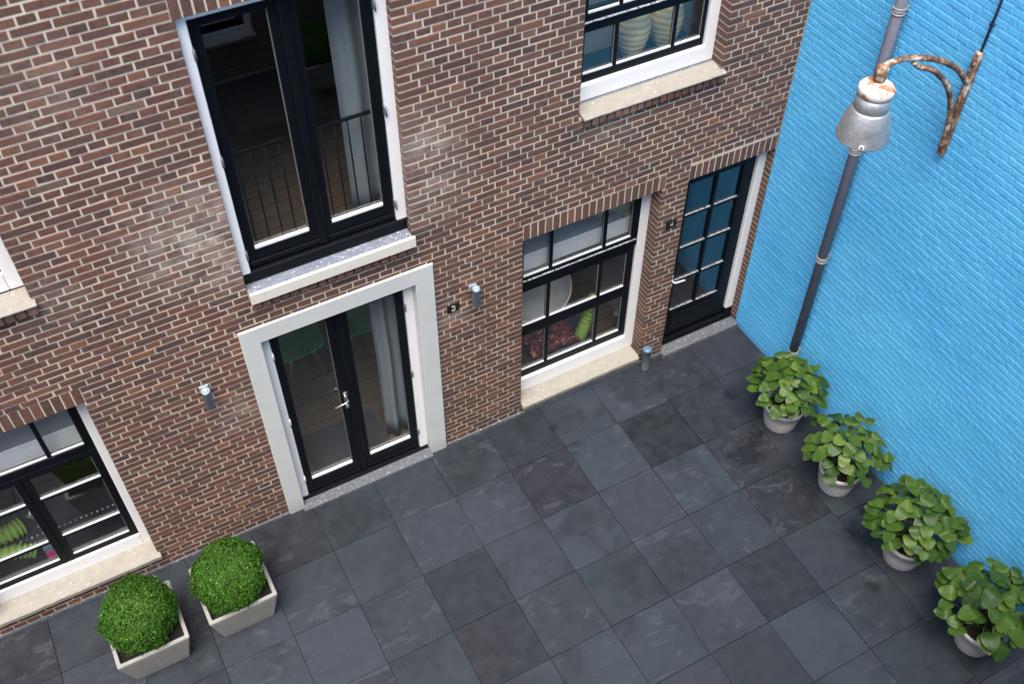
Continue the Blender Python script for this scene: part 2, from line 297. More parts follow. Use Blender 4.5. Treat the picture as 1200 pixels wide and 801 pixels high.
# ------------------------------------------------------------------ mesh helpers
class MB:
    def __init__(s): s.v = []; s.f = []; s.m = []; s.c = []; s.sm = []
    def face(s, idx, mat=0, col=None, smooth=False):
        s.f.append(idx); s.m.append(mat); s.c.append(col); s.sm.append(smooth)
    def box(s, x0, x1, y0, y1, z0, z1, mat=0, bev=0.0, col=None):
        if x1 < x0: x0, x1 = x1, x0
        if y1 < y0: y0, y1 = y1, y0
        if z1 < z0: z0, z1 = z1, z0
        b = min(bev, (x1-x0)*.45, (y1-y0)*.45, (z1-z0)*.45)
        if b <= 0:
            i = len(s.v)
            s.v += [(x, y, z) for x in (x0, x1) for y in (y0, y1) for z in (z0, z1)]
            for q in ((0,1,3,2), (4,6,7,5), (0,4,5,1), (2,3,7,6), (0,2,6,4), (1,5,7,3)): s.face(tuple(i+k for k in q), mat, col)
            return
        i = len(s.v); X = (x0, x1); Y = (y0, y1); Z = (z0, z1); id_ = {}
        for a in (0, 1):
            for c in (0, 1):
                for e in (0, 1):
                    sx = b if a == 0 else -b; sy = b if c == 0 else -b; sz = b if e == 0 else -b
                    for k, p in enumerate(((X[a], Y[c]+sy, Z[e]+sz), (X[a]+sx, Y[c], Z[e]+sz), (X[a]+sx, Y[c]+sy, Z[e]))):
                        id_[(a, c, e, k)] = len(s.v); s.v.append(p)
        g = lambda *k: id_[k]
        for a in (0, 1):
            q = [g(a,0,0,0), g(a,1,0,0), g(a,1,1,0), g(a,0,1,0)]; s.face(tuple(q if a else q[::-1]), mat, col)
            q = [g(0,a,0,1), g(1,a,0,1), g(1,a,1,1), g(0,a,1,1)]; s.face(tuple(q[::-1] if a else q), mat, col)
            q = [g(0,0,a,2), g(1,0,a,2), g(1,1,a,2), g(0,1,a,2)]; s.face(tuple(q if a else q[::-1]), mat, col)
        for a in (0, 1):
            for c in (0, 1):
                fl = (a + c) % 2
                q = [g(a,c,0,0), g(a,c,1,0), g(a,c,1,1), g(a,c,0,1)]; s.face(tuple(q if fl else q[::-1]), mat, col)
                q = [g(a,0,c,0), g(a,0,c,2), g(a,1,c,2), g(a,1,c,0)]; s.face(tuple(q if fl else q[::-1]), mat, col)
                q = [g(0,a,c,1), g(1,a,c,1), g(1,a,c,2), g(0,a,c,2)]; s.face(tuple(q if fl else q[::-1]), mat, col)
                for e in (0, 1):
                    q = [g(a,c,e,0), g(a,c,e,1), g(a,c,e,2)]; s.face(tuple(q if (a+c+e) % 2 else q[::-1]), mat, col)
    def tube(s, pts, rad, seg=10, mat=0, col=None, cap=True, sq=None):
        pts = [Vector(p) for p in pts]; n = len(pts)
        rads = rad if isinstance(rad, (list, tuple)) else [rad]*n
        rings = []; up = None
        for i, p in enumerate(pts):
            d = (pts[min(i+1, n-1)] - pts[max(i-1, 0)]).normalized()
            if up is None:
                up = Vector((0, 0, 1)) if abs(d.z) < .9 else Vector((1, 0, 0))
            a = d.cross(up).normalized(); b = a.cross(d).normalized(); up = b
            k = len(s.v)
            for j in range(seg):
                t = 2*math.pi*j/seg
                s.v.append(tuple(p + a*math.cos(t)*rads[i] + b*math.sin(t)*rads[i]))
            rings.append(k)
        for i in range(n-1):
            for j in range(seg):
                j2 = (j+1) % seg
                s.face((rings[i]+j, rings[i]+j2, rings[i+1]+j2, rings[i+1]+j), mat, col, True)
        if cap:
            s.face(tuple(rings[0]+j for j in range(seg))[::-1], mat, col); s.face(tuple(rings[-1]+j for j in range(seg)), mat, col)
    def lathe(s, c, prof, seg=32, mat=0, col=None, smooth=True, wob=0):
        cx, cy, cz = c; rings = []
        for r, z in prof:
            k = len(s.v)
            for j in range(seg):
                t = 2*math.pi*j/seg; rr = r*(1 + wob*math.sin(3*t+z*20))
                s.v.append((cx + rr*math.cos(t), cy + rr*math.sin(t), cz + z))
            rings.append(k)
        for i in range(len(prof)-1):
            for j in range(seg):
                j2 = (j+1) % seg
                s.face((rings[i]+j, rings[i]+j2, rings[i+1]+j2, rings[i+1]+j), mat, col, smooth)
        s.face(tuple(rings[0]+j for j in range(seg))[::-1], mat, col); s.face(tuple(rings[-1]+j for j in range(seg)), mat, col)
    def build(s, name, mats, parent=None, loc=None):
        me = bpy.data.meshes.new(name)
        if loc is not None:
            L = Vector(loc); s.v = [tuple(Vector(v) - L) for v in s.v]
        me.from_pydata(s.v, [], s.f)
        if not isinstance(mats, (list, tuple)): mats = [mats]
        for m in mats: me.materials.append(m)
        me.polygons.foreach_set('material_index', s.m)
        me.polygons.foreach_set('use_smooth', s.sm)
        if any(c is not None for c in s.c):
            at = me.color_attributes.new('rnd', 'FLOAT_COLOR', 'CORNER')
            buf = []
            for f, c in zip(s.f, s.c):
                if c is None: c = (.5, .5, .5)
                if isinstance(c[0], (tuple, list)):
                    for q in c: buf += [q[0], q[1], q[2], 1.0]
                else: buf += [c[0], c[1], c[2], 1.0]*len(f)
            at.data.foreach_set('color', buf)
        me.update()
        o = bpy.data.objects.new(name, me); COL.objects.link(o)
        if parent is not None: o.parent = parent
        if loc is not None and parent is None: o.location = loc
        return o
def rc(): return (random.random(), random.random(), random.random())
def tag(o, label=None, cat=None, group=None, kind=None):
    if label: o['label'] = label
    if cat: o['category'] = cat
    if group: o['group'] = group
    if kind: o['kind'] = kind
    return o
def thing(name, label, cat, group=None, loc=(0, 0, 0), rz=0):
    o = bpy.data.objects.new(name, None); COL.objects.link(o); o.empty_display_size = .1
    o.location = loc; o.rotation_euler = (0, 0, rz)
    return tag(o, label, cat, group)
def part(mb, name, mats, parent, label=None):
    o = mb.build(name, mats, parent)
    if parent is not None and parent.parent is None and parent.type == 'EMPTY': pass
    if label: o['label'] = label
    return o

# ------------------------------------------------------------------ brickwork generator
CH, JT = .0617, .0125
def brickwork(mb, u0, u1, z0, z1, holes, P, depth=.15, jit=.0021, bev=.0032, bond_off=0.0, rows_from=0, jt=JT, crnd=None, bd=None):
    """holes: (u0,u1,z0,z1). P(u, d, z) -> world point, d = distance behind the face."""
    k = 0; z = z0
    while z < z1 - .02:
        za, zb = z + jt/2, min(z + CH, z1) - jt/2
        zm = (za + zb)/2
        cov = sorted([(h[0], h[1]) for h in holes if h[2] <= zm < h[3]])
        segs = []; a = u0
        for h in cov:
            if h[0] > a: segs.append((a, h[0]))
            a = max(a, h[1])
        if a < u1: segs.append((a, u1))
        kk = k + rows_from
        if kk % 2 == 0: pitch, off = .1125, .05625
        else: pitch, off = .225, (0.0 if kk % 4 == 1 else .1125)
        off += bond_off
        for (sa, sb) in segs:
            n0 = math.floor((sa - off)/pitch)
            bps = [off + pitch*i for i in range(n0, int((sb-sa)/pitch) + n0 + 4)]
            bps = [b for b in bps if sa + .052 < b < sb - .052]
            bps = [sa - jt/2] + bps + [sb + jt/2]
            for i in range(len(bps)-1):
                xa = bps[i] + jt/2 + random.uniform(-.0012, .0012) * (i > 0); xb = bps[i+1] - jt/2 + random.uniform(-.0012, .0012)*(i < len(bps)-2)
                ca, cb = za, zb
                for h in holes:      # clip partial rows
                    if h[0] < (xa+xb)/2 < h[1]:
                        if ca < h[3] < cb: ca = h[3]
                        if ca < h[2] < cb: cb = h[2]
                if cb - ca < .012: continue
                one_brick(mb, xa, xb, ca, cb, P, depth, jit, bev, crnd, bd)
        z += CH; k += 1
def one_brick(mb, xa, xb, za, zb, P, depth=.15, jit=.0016, bev=.0032, crnd=None, bd=None):
    bd = bev if bd is None else bd
    c = rc() if crnd is None else crnd()
    d0 = random.uniform(-jit, jit)
    j = lambda s=1.0: random.uniform(-jit, jit)*s
    i = len(mb.v)
    fr = [(xa+bev, za+bev), (xb-bev, za+bev), (xb-bev, zb-bev), (xa+bev, zb-bev)]
    ou = [(xa, za), (xb, za), (xb, zb), (xa, zb)]
    tilt = [j(.6) for _ in range(4)]
    for q in range(4): mb.v.append(P(fr[q][0] + j(.8), d0 + tilt[q], fr[q][1] + j(.7)))
    o2 = [(u + j(.7), z + j(.7)) for u, z in ou]
    for q in range(4): mb.v.append(P(o2[q][0], d0 + bd + tilt[q], o2[q][1]))
    for q in range(4): mb.v.append(P(ou[q][0], depth, ou[q][1]))
    mb.face((i, i+1, i+2, i+3), 0, c)
    for q in range(4):
        r = (q+1) % 4
        mb.face((i+4+q, i+4+r, i+r, i+q), 0, c); mb.face((i+8+q, i+8+r, i+4+r, i+4+q), 0, c)
def soldiers(mb, x0, x1, z0, z1, P, pitch=.0705, depth=.15):
    n = max(1, round((x1-x0)/pitch)); w = (x1-x0)/n
    for i in range(n): one_brick(mb, x0+i*w+JT/2, x0+(i+1)*w-JT/2, z0+JT/2*.6, z1-JT/2, P, depth)
def slab_with_holes(mb, u0, u1, z0, z1, holes, P, d0, d1, mat=0):
    xs = sorted({u0, u1, *[h[0] for h in holes], *[h[1] for h in holes]}); xs = [x for x in xs if u0 <= x <= u1]
    zs = sorted({z0, z1, *[h[2] for h in holes], *[h[3] for h in holes]}); zs = [z for z in zs if z0 <= z <= z1]
    nx, nz = len(xs)-1, len(zs)-1
    solid = [[not any(h[0] < (xs[i]+xs[i+1])/2 < h[1] and h[2] < (zs[k]+zs[k+1])/2 < h[3] for h in holes) for k in range(nz)] for i in range(nx)]
    g = lambda i, k: 0 <= i < nx and 0 <= k < nz and solid[i][k]
    def quad(*p):
        i = len(mb.v); mb.v += p; mb.face((i, i+1, i+2, i+3), mat)
    for i in range(nx):
        for k in range(nz):
            if not solid[i][k]: continue
            a, b, c, d = xs[i], xs[i+1], zs[k], zs[k+1]
            quad(P(a, d0, c), P(b, d0, c), P(b, d0, d), P(a, d0, d)); quad(P(b, d1, c), P(a, d1, c), P(a, d1, d), P(b, d1, d))
            if not g(i-1, k): quad(P(a, d1, c), P(a, d0, c), P(a, d0, d), P(a, d1, d))
            if not g(i+1, k): quad(P(b, d0, c), P(b, d1, c), P(b, d1, d), P(b, d0, d))
            if not g(i, k-1): quad(P(a, d1, c), P(b, d1, c), P(b, d0, c), P(a, d0, c))
            if not g(i, k+1): quad(P(a, d0, d), P(b, d0, d), P(b, d1, d), P(a, d1, d))

# ------------------------------------------------------------------ ground and paving
g = MB(); g.box(-60, 60, -60, 60, -.4, -.045); tag(g.build('ground', M['earthy']), kind='structure')
g = MB(); g.box(-14, 0, -6.6, 0.0, -.044, -.012); tag(g.build('paving_bed', M['bed']), kind='structure')
pv = MB()
xs = [-4.829 + .6*k for k in range(-15, 8)]; xs[-1] = -.638
xs = [x for x in xs if x < -.63] ; xs = [-13.829] + [x for x in xs if x > -13.8]
xs = sorted(set(round(x, 4) for x in xs)); cols = list(zip(xs[:-1], xs[1:]))
rows = [(-.558 - .6*k, -.558 - .6*(k-1)) for k in range(0, 11)]
def tile(x0, x1, y0, y1):
    y1 = min(y1, -.022); y0 = max(y0, -6.59); j = lambda: random.uniform(-.0009, .0009); x0 += j(); x1 += j(); y0 += j(); y1 += j(); h = random.uniform(-.0012, .0012)
    if y1 - y0 < .03: return
    pv.box(x0+.0018, x1-.0018, y0+.0018, y1-.0018, -.03, h, 0, .0016, rc())
for a, b in cols:
    for c, d in rows: tile(a, b, c, d)
sr = [(-.558, 0), (-1.16, -.558), (-1.80, -1.16), (-2.43, -1.80), (-3.03, -2.43), (-3.61, -3.03), (-4.21, -3.61), (-4.81, -4.21), (-5.41, -4.81), (-6.01, -5.41), (-6.6, -6.01)]
for c, d in sr: tile(-.638, -.012, c, d)
tag(pv.build('paving', M['slate']), kind='structure')

# ------------------------------------------------------------------ brick building
bld = thing('brick_building', 'dark red brick building with black framed doors and windows in white frames', 'building')
PB = lambda u, d, z: (u, d, z)
WL, WT = -11.0, 7.4
O = dict(  # x0,x1,z0,z1 of the visible opening
    tall=(-4.89, -3.59, 2.83, 5.02), door=(-4.89, -3.60, .0, 2.30), mid=(-2.615, -1.235, .12, 2.32), end=(-.954, -.004, .0, 2.31),
    up=(-2.14, -.815, 3.38, 5.30), low=(-7.57, -6.205, .21, 2.335), left=(-7.57, -6.215, 3.38, 5.30))
holes = []
for k, (a, b, c, d) in O.items(): holes.append((a, b, c, d))
SOL = .17
sold = [(O['tall'][0]-.02, O['tall'][1]+.02, 5.02, 5.19), (-2.615, -1.205, 2.32, 2.49), (-.96, -.004, 2.31, 2.475), (-2.14, -.78, 5.30, 5.47), (-7.60, -6.19, 2.335, 2.505), (-7.60, -6.2, 5.30, 5.47)]
under = [(-4.885, -3.585, 2.672, 2.741), (-2.115, -.795, 3.308, 3.380), (-7.60, -6.20, 3.308, 3.380)]
PU = lambda u, d, z: (u, d - .040, z)
surr = (-5.04, -3.44, -.01, 2.465)
allh = holes + sold + under + [surr, (-4.89, -3.59, 2.741, 2.83)]
mb = MB(); slab_with_holes(mb, WL, .3, -.03, WT, [(a-.003, b+.003, c-.003, d+.003) if c > .05 else (a-.003, b+.003, -.03, d+.003) for a, b, c, d in holes], PB, .0045, .30, 1)
brickwork(mb, WL, -.003, .028, WT, allh, PB)
for s in sold: soldiers(mb, *s, PB)
for s in under: soldiers(mb, *s, PU, depth=.19)
wall = part(mb, 'wall', [M['brick'], M['mortar']], bld)
# dark recess strip and pale footing along the base
mb = MB()
for a, b in ((-11, -5.04), (-3.44, -.96)): 
    mb.box(a, b, -.012, .02, -.03, .030, 0, .004)
part(mb, 'footing', M['step'], bld)
mb = MB(); mb.box(WL, .3, 0.305, 6, 7.35, 7.5); mb.box(WL-.2, .3, -.04, .32, 7.401, 7.52); part(mb, 'roof', M['plaster'], bld)

def pane_quad(mb, x0, x1, y, z0, z1):
    mb.box(x0, x1, y, y+.004, z0, z1)
def frame(parent, name, o, y0, y1, l, r, t, b, mat, bev=.004):
    x0, x1, z0, z1 = o; e = .002; mb = MB()
    mb.box(x0-e, x0+l, y0, y1, z0, z1+e, 0, bev); mb.box(x1-r, x1+e, y0, y1, z0, z1+e, 0, bev)
    if t: mb.box(x0+l, x1-r, y0+.001, y1, z1-t, z1+e, 0, bev)
    if b: mb.box(x0+l, x1-r, y0+.001, y1, z0, z0+b, 0, bev)
    return mb
def beads(win, x0, x1, y, z0, z1, h=.018):
    mb = MB(); mb.box(x0, x1, y-.016, y, z0, z0+h, 0, .002); mb.box(x1-.004, x1, y-.010, y-.0005, z0+h-.002, z1, 1)
    mb.build('glazing_bead', [M['white'], M['putty']], win)
# generic grid sash: black members are what is left between panes
def sash(win, x0, x1, z0, z1, y, cols_, rows_, th=.045, ruin=None, beadh=.017):
    s = MB(); ga, gb = rows_[0][0], rows_[-1][1]
    s.box(x0, cols_[0][0], y, y+th, z0, z1, 0, .004); s.box(cols_[-1][1], x1, y, y+th, z0, z1, 0, .004)
    s.box(cols_[0][0], cols_[-1][1], y+.001, y+th, z0, ga, 0, .004); s.box(cols_[0][0], cols_[-1][1], y+.001, y+th, gb, z1, 0, .004)
    for (a, b), (c, d) in zip(cols_[:-1], cols_[1:]): s.box(b, c, y+.004, y+th, ga, gb, 0, .004)
    for (a, b), (c, d) in zip(rows_[:-1], rows_[1:]): s.box(cols_[0][0], cols_[-1][1], y+.006, y+th-.002, b, c, 0, .004)
    so_ = s.build('sash', M['black'], win)
    for a, b in cols_:
        for c, d in rows_:
            g_ = MB(); pane_quad(g_, a-.003, b+.003, y+.026, c-.003, d+.003); g_.build('pane', M['glass'], win)
            beads(win, a, b, y+.025, c, d, h=beadh)
    return so_
def sill(win, x0, x1, yb, yf, zb, zf, h, mat):
    mb = MB(); i = len(mb.v)
    # sloping top, slightly irregular front edge
    n = 24; P = []
    for k in range(n+1):
        x = x0 + (x1-x0)*k/n; j = random.uniform(-.003, .003); jz = random.uniform(-.0015, .0015)
        P.append([(x, yb, zb), (x, yf+.012+j, zf+.001), (x, yf+j, zf-.008+jz), (x, yf+.003+j, zf-h), (x, yb, zf-h)])
    for r in P: mb.v += r
    for k in range(n):
        a = i+k*5; b = a+5
        for q in range(5):
            r = (q+1) % 5; mb.face((a+q, a+r, b+r, b+q), 0)
    mb.face(tuple(i+q for q in range(5))[::-1]); mb.face(tuple(i+n*5+q for q in range(5)))
    return mb.build('window_sill', mat, win)

# --- middle ground floor window
def win_mid():
    x0, x1, z0, z1 = O['mid']; y = .14
    w = MB()
    w.box(x0-.002, x0+.045, y, y+.10, .15, z1, 0, .004); w.box(x1-.095, x1+.002, y, y+.10, .15, z1, 0, .004)
    w.box(x0+.045, x1-.095, y+.002, y+.10, z1-.05, z1-.001, 0, .003); w.box(x0+.045, x1-.095, y-.004, y+.10, .15, .335, 0, .008)
    win = part(w, 'window', M['white'], bld, 'three pane wide window with white frame beside the corner door')
    C = [(-2.525, -2.265), (-2.228, -1.708), (-1.672, -1.405)]
    # lower sash behind, upper sash in front
    sash(win, -2.568, -1.332, .337, 1.60, .165, C, [(.42, .925), (1.055, 1.515)])
    sash(win, -2.568, -1.332, 1.601, 2.318, .143, C, [(1.72, 2.25)])
    e = MB(); e.box(-2.568, -1.335, .136, .160, 1.672, 1.688, 0, .003); e.build('worn_edge', M['worn'], win)
    sill(win, x0+.005, x1-.03, .145, -.045, .168, .150, .052, M['sand'])
win_mid()
# --- upper right window (only its foot is in view)
def win_up():
    x0, x1, z0, z1 = O['up']; y = .13
    w = MB()
    w.box(x0-.002, x0+.07, y, y+.10, 3.43, z1, 0, .004); w.box(x1-.095, x1+.002, y, y+.10, 3.43, z1, 0, .004)
    w.box(x0+.07, x1-.095, y+.002, y+.10, z1-.05, z1-.001, 0, .003); w.box(x0+.07, x1-.095, y-.004, y+.10, 3.43, 3.575, 0, .008)
    win = part(w, 'window', M['white'], bld, 'upper window above the corner door with ribbed vases behind it')
    C = [(-2.03, -1.76), (-1.728, -1.222), (-1.19, -.945)]
    sash(win, -2.068, -.915, 3.577, 4.20, .155, C, [(3.64, 4.005)])
    sash(win, -2.068, -.915, 4.115, 5.29, .131, C, [(4.17, 4.60), (4.66, 5.2)])
    e = MB(); e.box(-2.068, -.915, .124, .150, 4.10, 4.112, 0, .003); e.build('worn_edge', M['worn'], win)
    l = MB(); l.box(x0+.01, x1-.01, .116, .128, 3.41, 3.432, 0, .004); l.build('dark_gap_strip', M['bluestone'], win)  # added thin strip standing in for the dark gap between frame and sill
    sill(win, x0+.02, x1+.025, .127, -.052, 3.424, 3.403, .021, M['sand'])
win_up()
# --- lower left window
def win_low():
    x0, x1, z0, z1 = O['low']; y = .14
    w = MB()
    w.box(x0-.002, x0+.075, y, y+.10, .24, z1, 0, .004); w.box(x1-.075, x1+.002, y, y+.10, .24, z1, 0, .004)
    w.box(x0+.075, x1-.075, y+.002, y+.10, z1-.05, z1-.001, 0, .003); w.box(x0+.075, x1-.075, y-.004, y+.10, .24, .415, 0, .008)
    win = part(w, 'window', M['white'], bld, 'ground floor casement window beside the square planters')
    T = [(-7.44, -7.20), (-7.165, -6.62), (-6.585, -6.345)]
    T = [(-7.44, -6.925), (-6.585, -6.345)]
    T = [(-7.44, -7.185), (-7.15, -6.62), (-6.588, -6.345)]
    sash(win, -7.494, -6.282, 1.66, 2.33, .145, T, [(1.745, 2.26)])
    sash(win, -6.865, -6.282, .417, 1.655, .150, [(-6.815, -6.345)], [(.475, .735), (.765, 1.275), (1.305, 1.585)], beadh=.015)
    sash(win, -7.494, -6.867, .417, 1.655, .150, [(-7.44, -6.925)], [(.475, .735), (.765, 1.275), (1.305, 1.585)], beadh=.015)
    sill(win, x0-.0, x1+.02, .145, -.045, .268, .245, .052, M['sand'])
win_low()
# --- upper left window: only its corner shows
def win_left():
    x0, x1, z0, z1 = O['left']; y = .13
    w = MB()
    w.box(x0-.002, x0+.095, y, y+.10, 3.43, z1, 0, .004); w.box(x1-.095, x1+.002, y, y+.10, 3.43, z1, 0, .004)
    w.box(x0+.095, x1-.095, y+.002, y+.10, z1-.05, z1-.001, 0, .003); w.box(x0+.095, x1-.095, y-.004, y+.10, 3.43, 3.575, 0, .008)
    win = part(w, 'window', M['white'], bld, 'upper window cut by the left edge of the view')
    C = [(-7.43, -7.17), (-7.14, -6.66), (-6.63, -6.36)]
    sash(win, -7.472, -6.312, 3.577, 5.29, .150, C, [(3.66, 4.05), (4.12, 4.6), (4.66, 5.2)])
    sill(win, x0-.02, x1+.02, .127, -.052, 3.424, 3.403, .021, M['sand'])
win_left()

def leaf(parent, x0, x1, z0, z1, y, gl, name='door_leaf', bead=True):
    s = MB(); a, b, c, d = gl; th = .05
    s.box(x0, a, y, y+th, z0, z1, 0, .004); s.box(b, x1, y, y+th, z0, z1, 0, .004)
    s.box(a, b, y+.001, y+th, z0, c, 0, .004); s.box(a, b, y+.001, y+th, d, z1, 0, .004)
    o = s.build(name, M['black'], parent)
    return o
# --- tall french window
def win_tall():
    x0, x1, z0, z1 = O['tall']; y = .045
    w = MB()
    w.box(x0-.002, x0+.068, y, .16, 2.955, z1, 0, .004); w.box(x1-.082, x1+.002, .06, .16, 2.955, z1, 0, .004)
    w.box(x0+.068, x1-.082, y+.001, .16, z1-.045, z1-.001, 0, .004)
    win = part(w, 'french_window', M['white'], bld, 'tall double french window above the plaster framed doors')
    t = MB(); t.box(x0, x1, .066, .16, 2.84, 2.915, 0, .005); t.box(x0, x1, .052, .16, 2.915, 2.953, 0, .005); t.build('threshold', M['black'], win)
    leaf(win, -4.82, -4.245, 2.965, 4.97, .085, (-4.745, -4.335, 3.115, 4.895), 'leaf')
    leaf(win, -4.24, -3.672, 2.965, 4.97, .085, (-4.16, -3.755, 3.115, 4.895), 'leaf')
    c = MB(); c.box(-4.275, -4.215, .068, .084, 2.965, 4.97, 0, .006)
    c.box(-4.80, -4.27, .076, .0845, 2.975, 3.02, 0, .003); c.box(-4.21, -3.69, .076, .0845, 2.975, 3.02, 0, .003); c.build('cover_strip', M['black'], win)
    for a, e in ((-4.745, -4.335), (-4.16, -3.755)):
        p = MB(); pane_quad(p, a-.003, e+.003, .112, 3.112, 4.90); p.build('pane', M['glass'], win)
        b = MB(); b.box(a, e, .088, .111, 3.115, 3.140, 0, .003); b.box(e-.004, e, .101, .111, 3.138, 4.895, 1); b.build('glazing_bead', [M['white'], M['putty']], win)
    for hz in (3.12, 3.95, 4.75):
        for hx in (-4.822, -3.672):
            h = MB(); h.box(hx-.008, hx+.010, .040 if hx < -4 else .054, .086, hz-.035, hz+.035, 0, .003); h.tube([(hx, .042, hz-.04), (hx, .042, hz+.04)], .006, 8); h.build('hinge', M['hinge'], win)
    st = MB(); n = 1
    st.box(x0+.004, x1-.004, -.03, .13, 2.748, 2.8365, 0, .004); st.build('window_sill', M['bluestone'], win)
    st = MB(); st.box(x0+.002, x1+.012, -.056, -.0305, 2.742, 2.842, 0, .004); st.build('sill_front', M['cream'], win)
win_tall()
# --- double garden door with plaster surround
def door3():
    s = MB(); sx0, sx1, sz0, sz1 = surr; a, b, c, d = O['door']; 
    
    def upoly(e, y):      # inverted U outline, e = chamfer inset
        return [(sx0+e, y, 0), (sx0+e, y, sz1-e), (sx1-e, y, sz1-e), (sx1-e, y, 0), (b+e, y, 0), (b+e, y, d+e), (a-e, y, d+e), (a-e, y, 0)]
    k0 = len(s.v); s.v += upoly(.005, -.018) + upoly(0, -.013) + upoly(0, .135)
    s.face((k0+0, k0+7, k0+6, k0+1)); s.face((k0+1, k0+6, k0+5, k0+2)); s.face((k0+2, k0+5, k0+4, k0+3))
    for q in range(8):
        r = (q+1) % 8
        for lv in (0, 8): s.face((k0+lv+q, k0+lv+r, k0+lv+8+r, k0+lv+8+q))
    part(s, 'door_surround', M['plaster'], bld)
    w = MB(); w.box(a-.002, a+.075, .070, .18, .05, d, 0, .004); w.box(b-.078, b+.002, .070, .18, .05, d, 0, .004); w.box(a+.075, b-.078, .071, .18, d-.05, d-.001, 0, .004)
    dr = part(w, 'double_door', M['white'], bld, 'black glazed double door with steel lever handle in white frame')
    t = MB(); t.box(a, b, .05, .18, .0, .048, 0, .005); t.build('threshold', M['black'], dr)
    st = MB(); st.box(a-.02, b+.0, -.062, .0495, -.02, .030, 0, .006); st.build('door_step', M['step'], dr)
    leaf(dr, -4.815, -4.252, .055, 2.245, .092, (-4.745, -4.345, .22, 2.17), 'leaf')
    leaf(dr, -4.247, -3.68, .055, 2.245, .092, (-4.168, -3.755, .22, 2.17), 'leaf')
    c2 = MB(); c2.box(-4.28, -4.222, .076, .0915, .055, 2.245, 0, .006); c2.box(-4.80, -4.285, .082, .0915, .06, .10, 0, .003); c2.box(-4.215, -3.69, .082, .0915, .06, .10, 0, .003); c2.build('cover_strip', M['black'], dr)
    for e, f in ((-4.745, -4.345), (-4.168, -3.755)):
        p = MB(); pane_quad(p, e-.003, f+.003, .12, .217, 2.173); p.build('pane', M['glass'], dr)
        bd = MB(); bd.box(e, f, .094, .119, .22, .245, 0, .003); bd.box(f-.003, f, .108, .119, .243, 2.17, 1); bd.build('glazing_bead', [M['white'], M['putty']], dr)
    h = MB(); hx = -4.300; h.box(hx-.018, hx+.018, .083, .093, 1.02, 1.24, 0, .003)
    h.tube([(hx, .09, 1.17), (hx, .035, 1.17), (hx-.015, .028, 1.168), (hx-.125, .028, 1.155)], .0095, 10)
    h.tube([(hx, .083, 1.06), (hx, .074, 1.06)], .012, 12)
    h.build('handle', M['steel'], dr)
    for hz in (.30, 1.15, 2.0):
        for hx in (-4.818, -3.680):
            q = MB(); q.box(hx-.008, hx+.010, .064, .093, hz-.035, hz+.035, 0, .003); q.tube([(hx, .064, hz-.04), (hx, .064, hz+.04)], .006, 8); q.build('hinge', M['hinge'] if hx > -4 else M['white'], dr)
door3()
# --- corner door
def door4():
    a, b, c, d = O['end']; y = .085
    w = MB(); w.box(b-.088, b+.002, y, .20, .17, d, 0, .005); w.box(a-.002, a+.045, y, .20, .17, d, 0, .005); w.box(a+.045, b-.088, y+.001, .20, d-.06, d-.001, 0, .004)
    dr = part(w, 'door', M['white'], bld, 'black half glazed door with eight panes beside the blue wall')
    k = MB(); k.box(b-.088, b, y-.004, .20, .05, .168, 0, .004); k.box(a, a+.045, y-.004, .20, .05, .168, 0, .004); k.box(a, b, .06, .20, .0, .049, 0, .004); k.box(a+.046, b-.09, .075, .118, .055, .085, 0, .006); k.build('threshold', M['black'], dr)
    st = MB(); st.box(a-.01, b-.004, -.068, .0595, -.02, .046, 0, .008); st.build('door_step', M['step'], dr)
    C = [(-.825, -.527), (-.497, -.222)]; Rr = [(.455, .86), (.885, 1.30), (1.325, 1.715), (1.74, 2.13)]
    s = MB(); ya, yb = .12, .165; L0, L1 = a+.047, b-.09
    s.box(L0, C[0][0], ya, yb, .09, 2.245, 0, .004); s.box(C[-1][1], L1, ya, yb, .09, 2.245, 0, .004)
    s.box(C[0][0], C[-1][1], ya+.001, yb, .09, Rr[0][0], 0, .004); s.box(C[0][0], C[-1][1], ya+.001, yb, Rr[-1][1], 2.245, 0, .004)
    s.box(C[0][1], C[1][0], ya+.004, yb, Rr[0][0], Rr[-1][1], 0, .004)
    for (p, q), (r, t) in zip(Rr[:-1], Rr[1:]): s.box(C[0][0], C[-1][1], ya+.006, yb-.002, q, r, 0, .004)
    s.box(-.80, -.25, ya-.012, ya+.0005, .15, .40, 0, .01)
    s.build('leaf', M['black'], dr)
    for p, q in C:
        for r, t in Rr:
            g_ = MB(); pane_quad(g_, p-.003, q+.003, ya+.026, r-.003, t+.003); g_.build('pane', M['glass'], dr)
            bd = MB(); bd.box(p, q, ya+.012, ya+.0255, r, r+.009); bd.build('glazing_bead', M['worn'], dr)
    h = MB(); hx = -.868; h.box(hx-.016, hx+.016, .112, .121, .83, 1.0, 0, .003); h.tube([(hx, .118, .94), (hx, .070, .94), (hx+.015, .064, .938), (hx+.125, .064, .925)], .010, 10); h.build('handle', M['white'], dr)
door4()

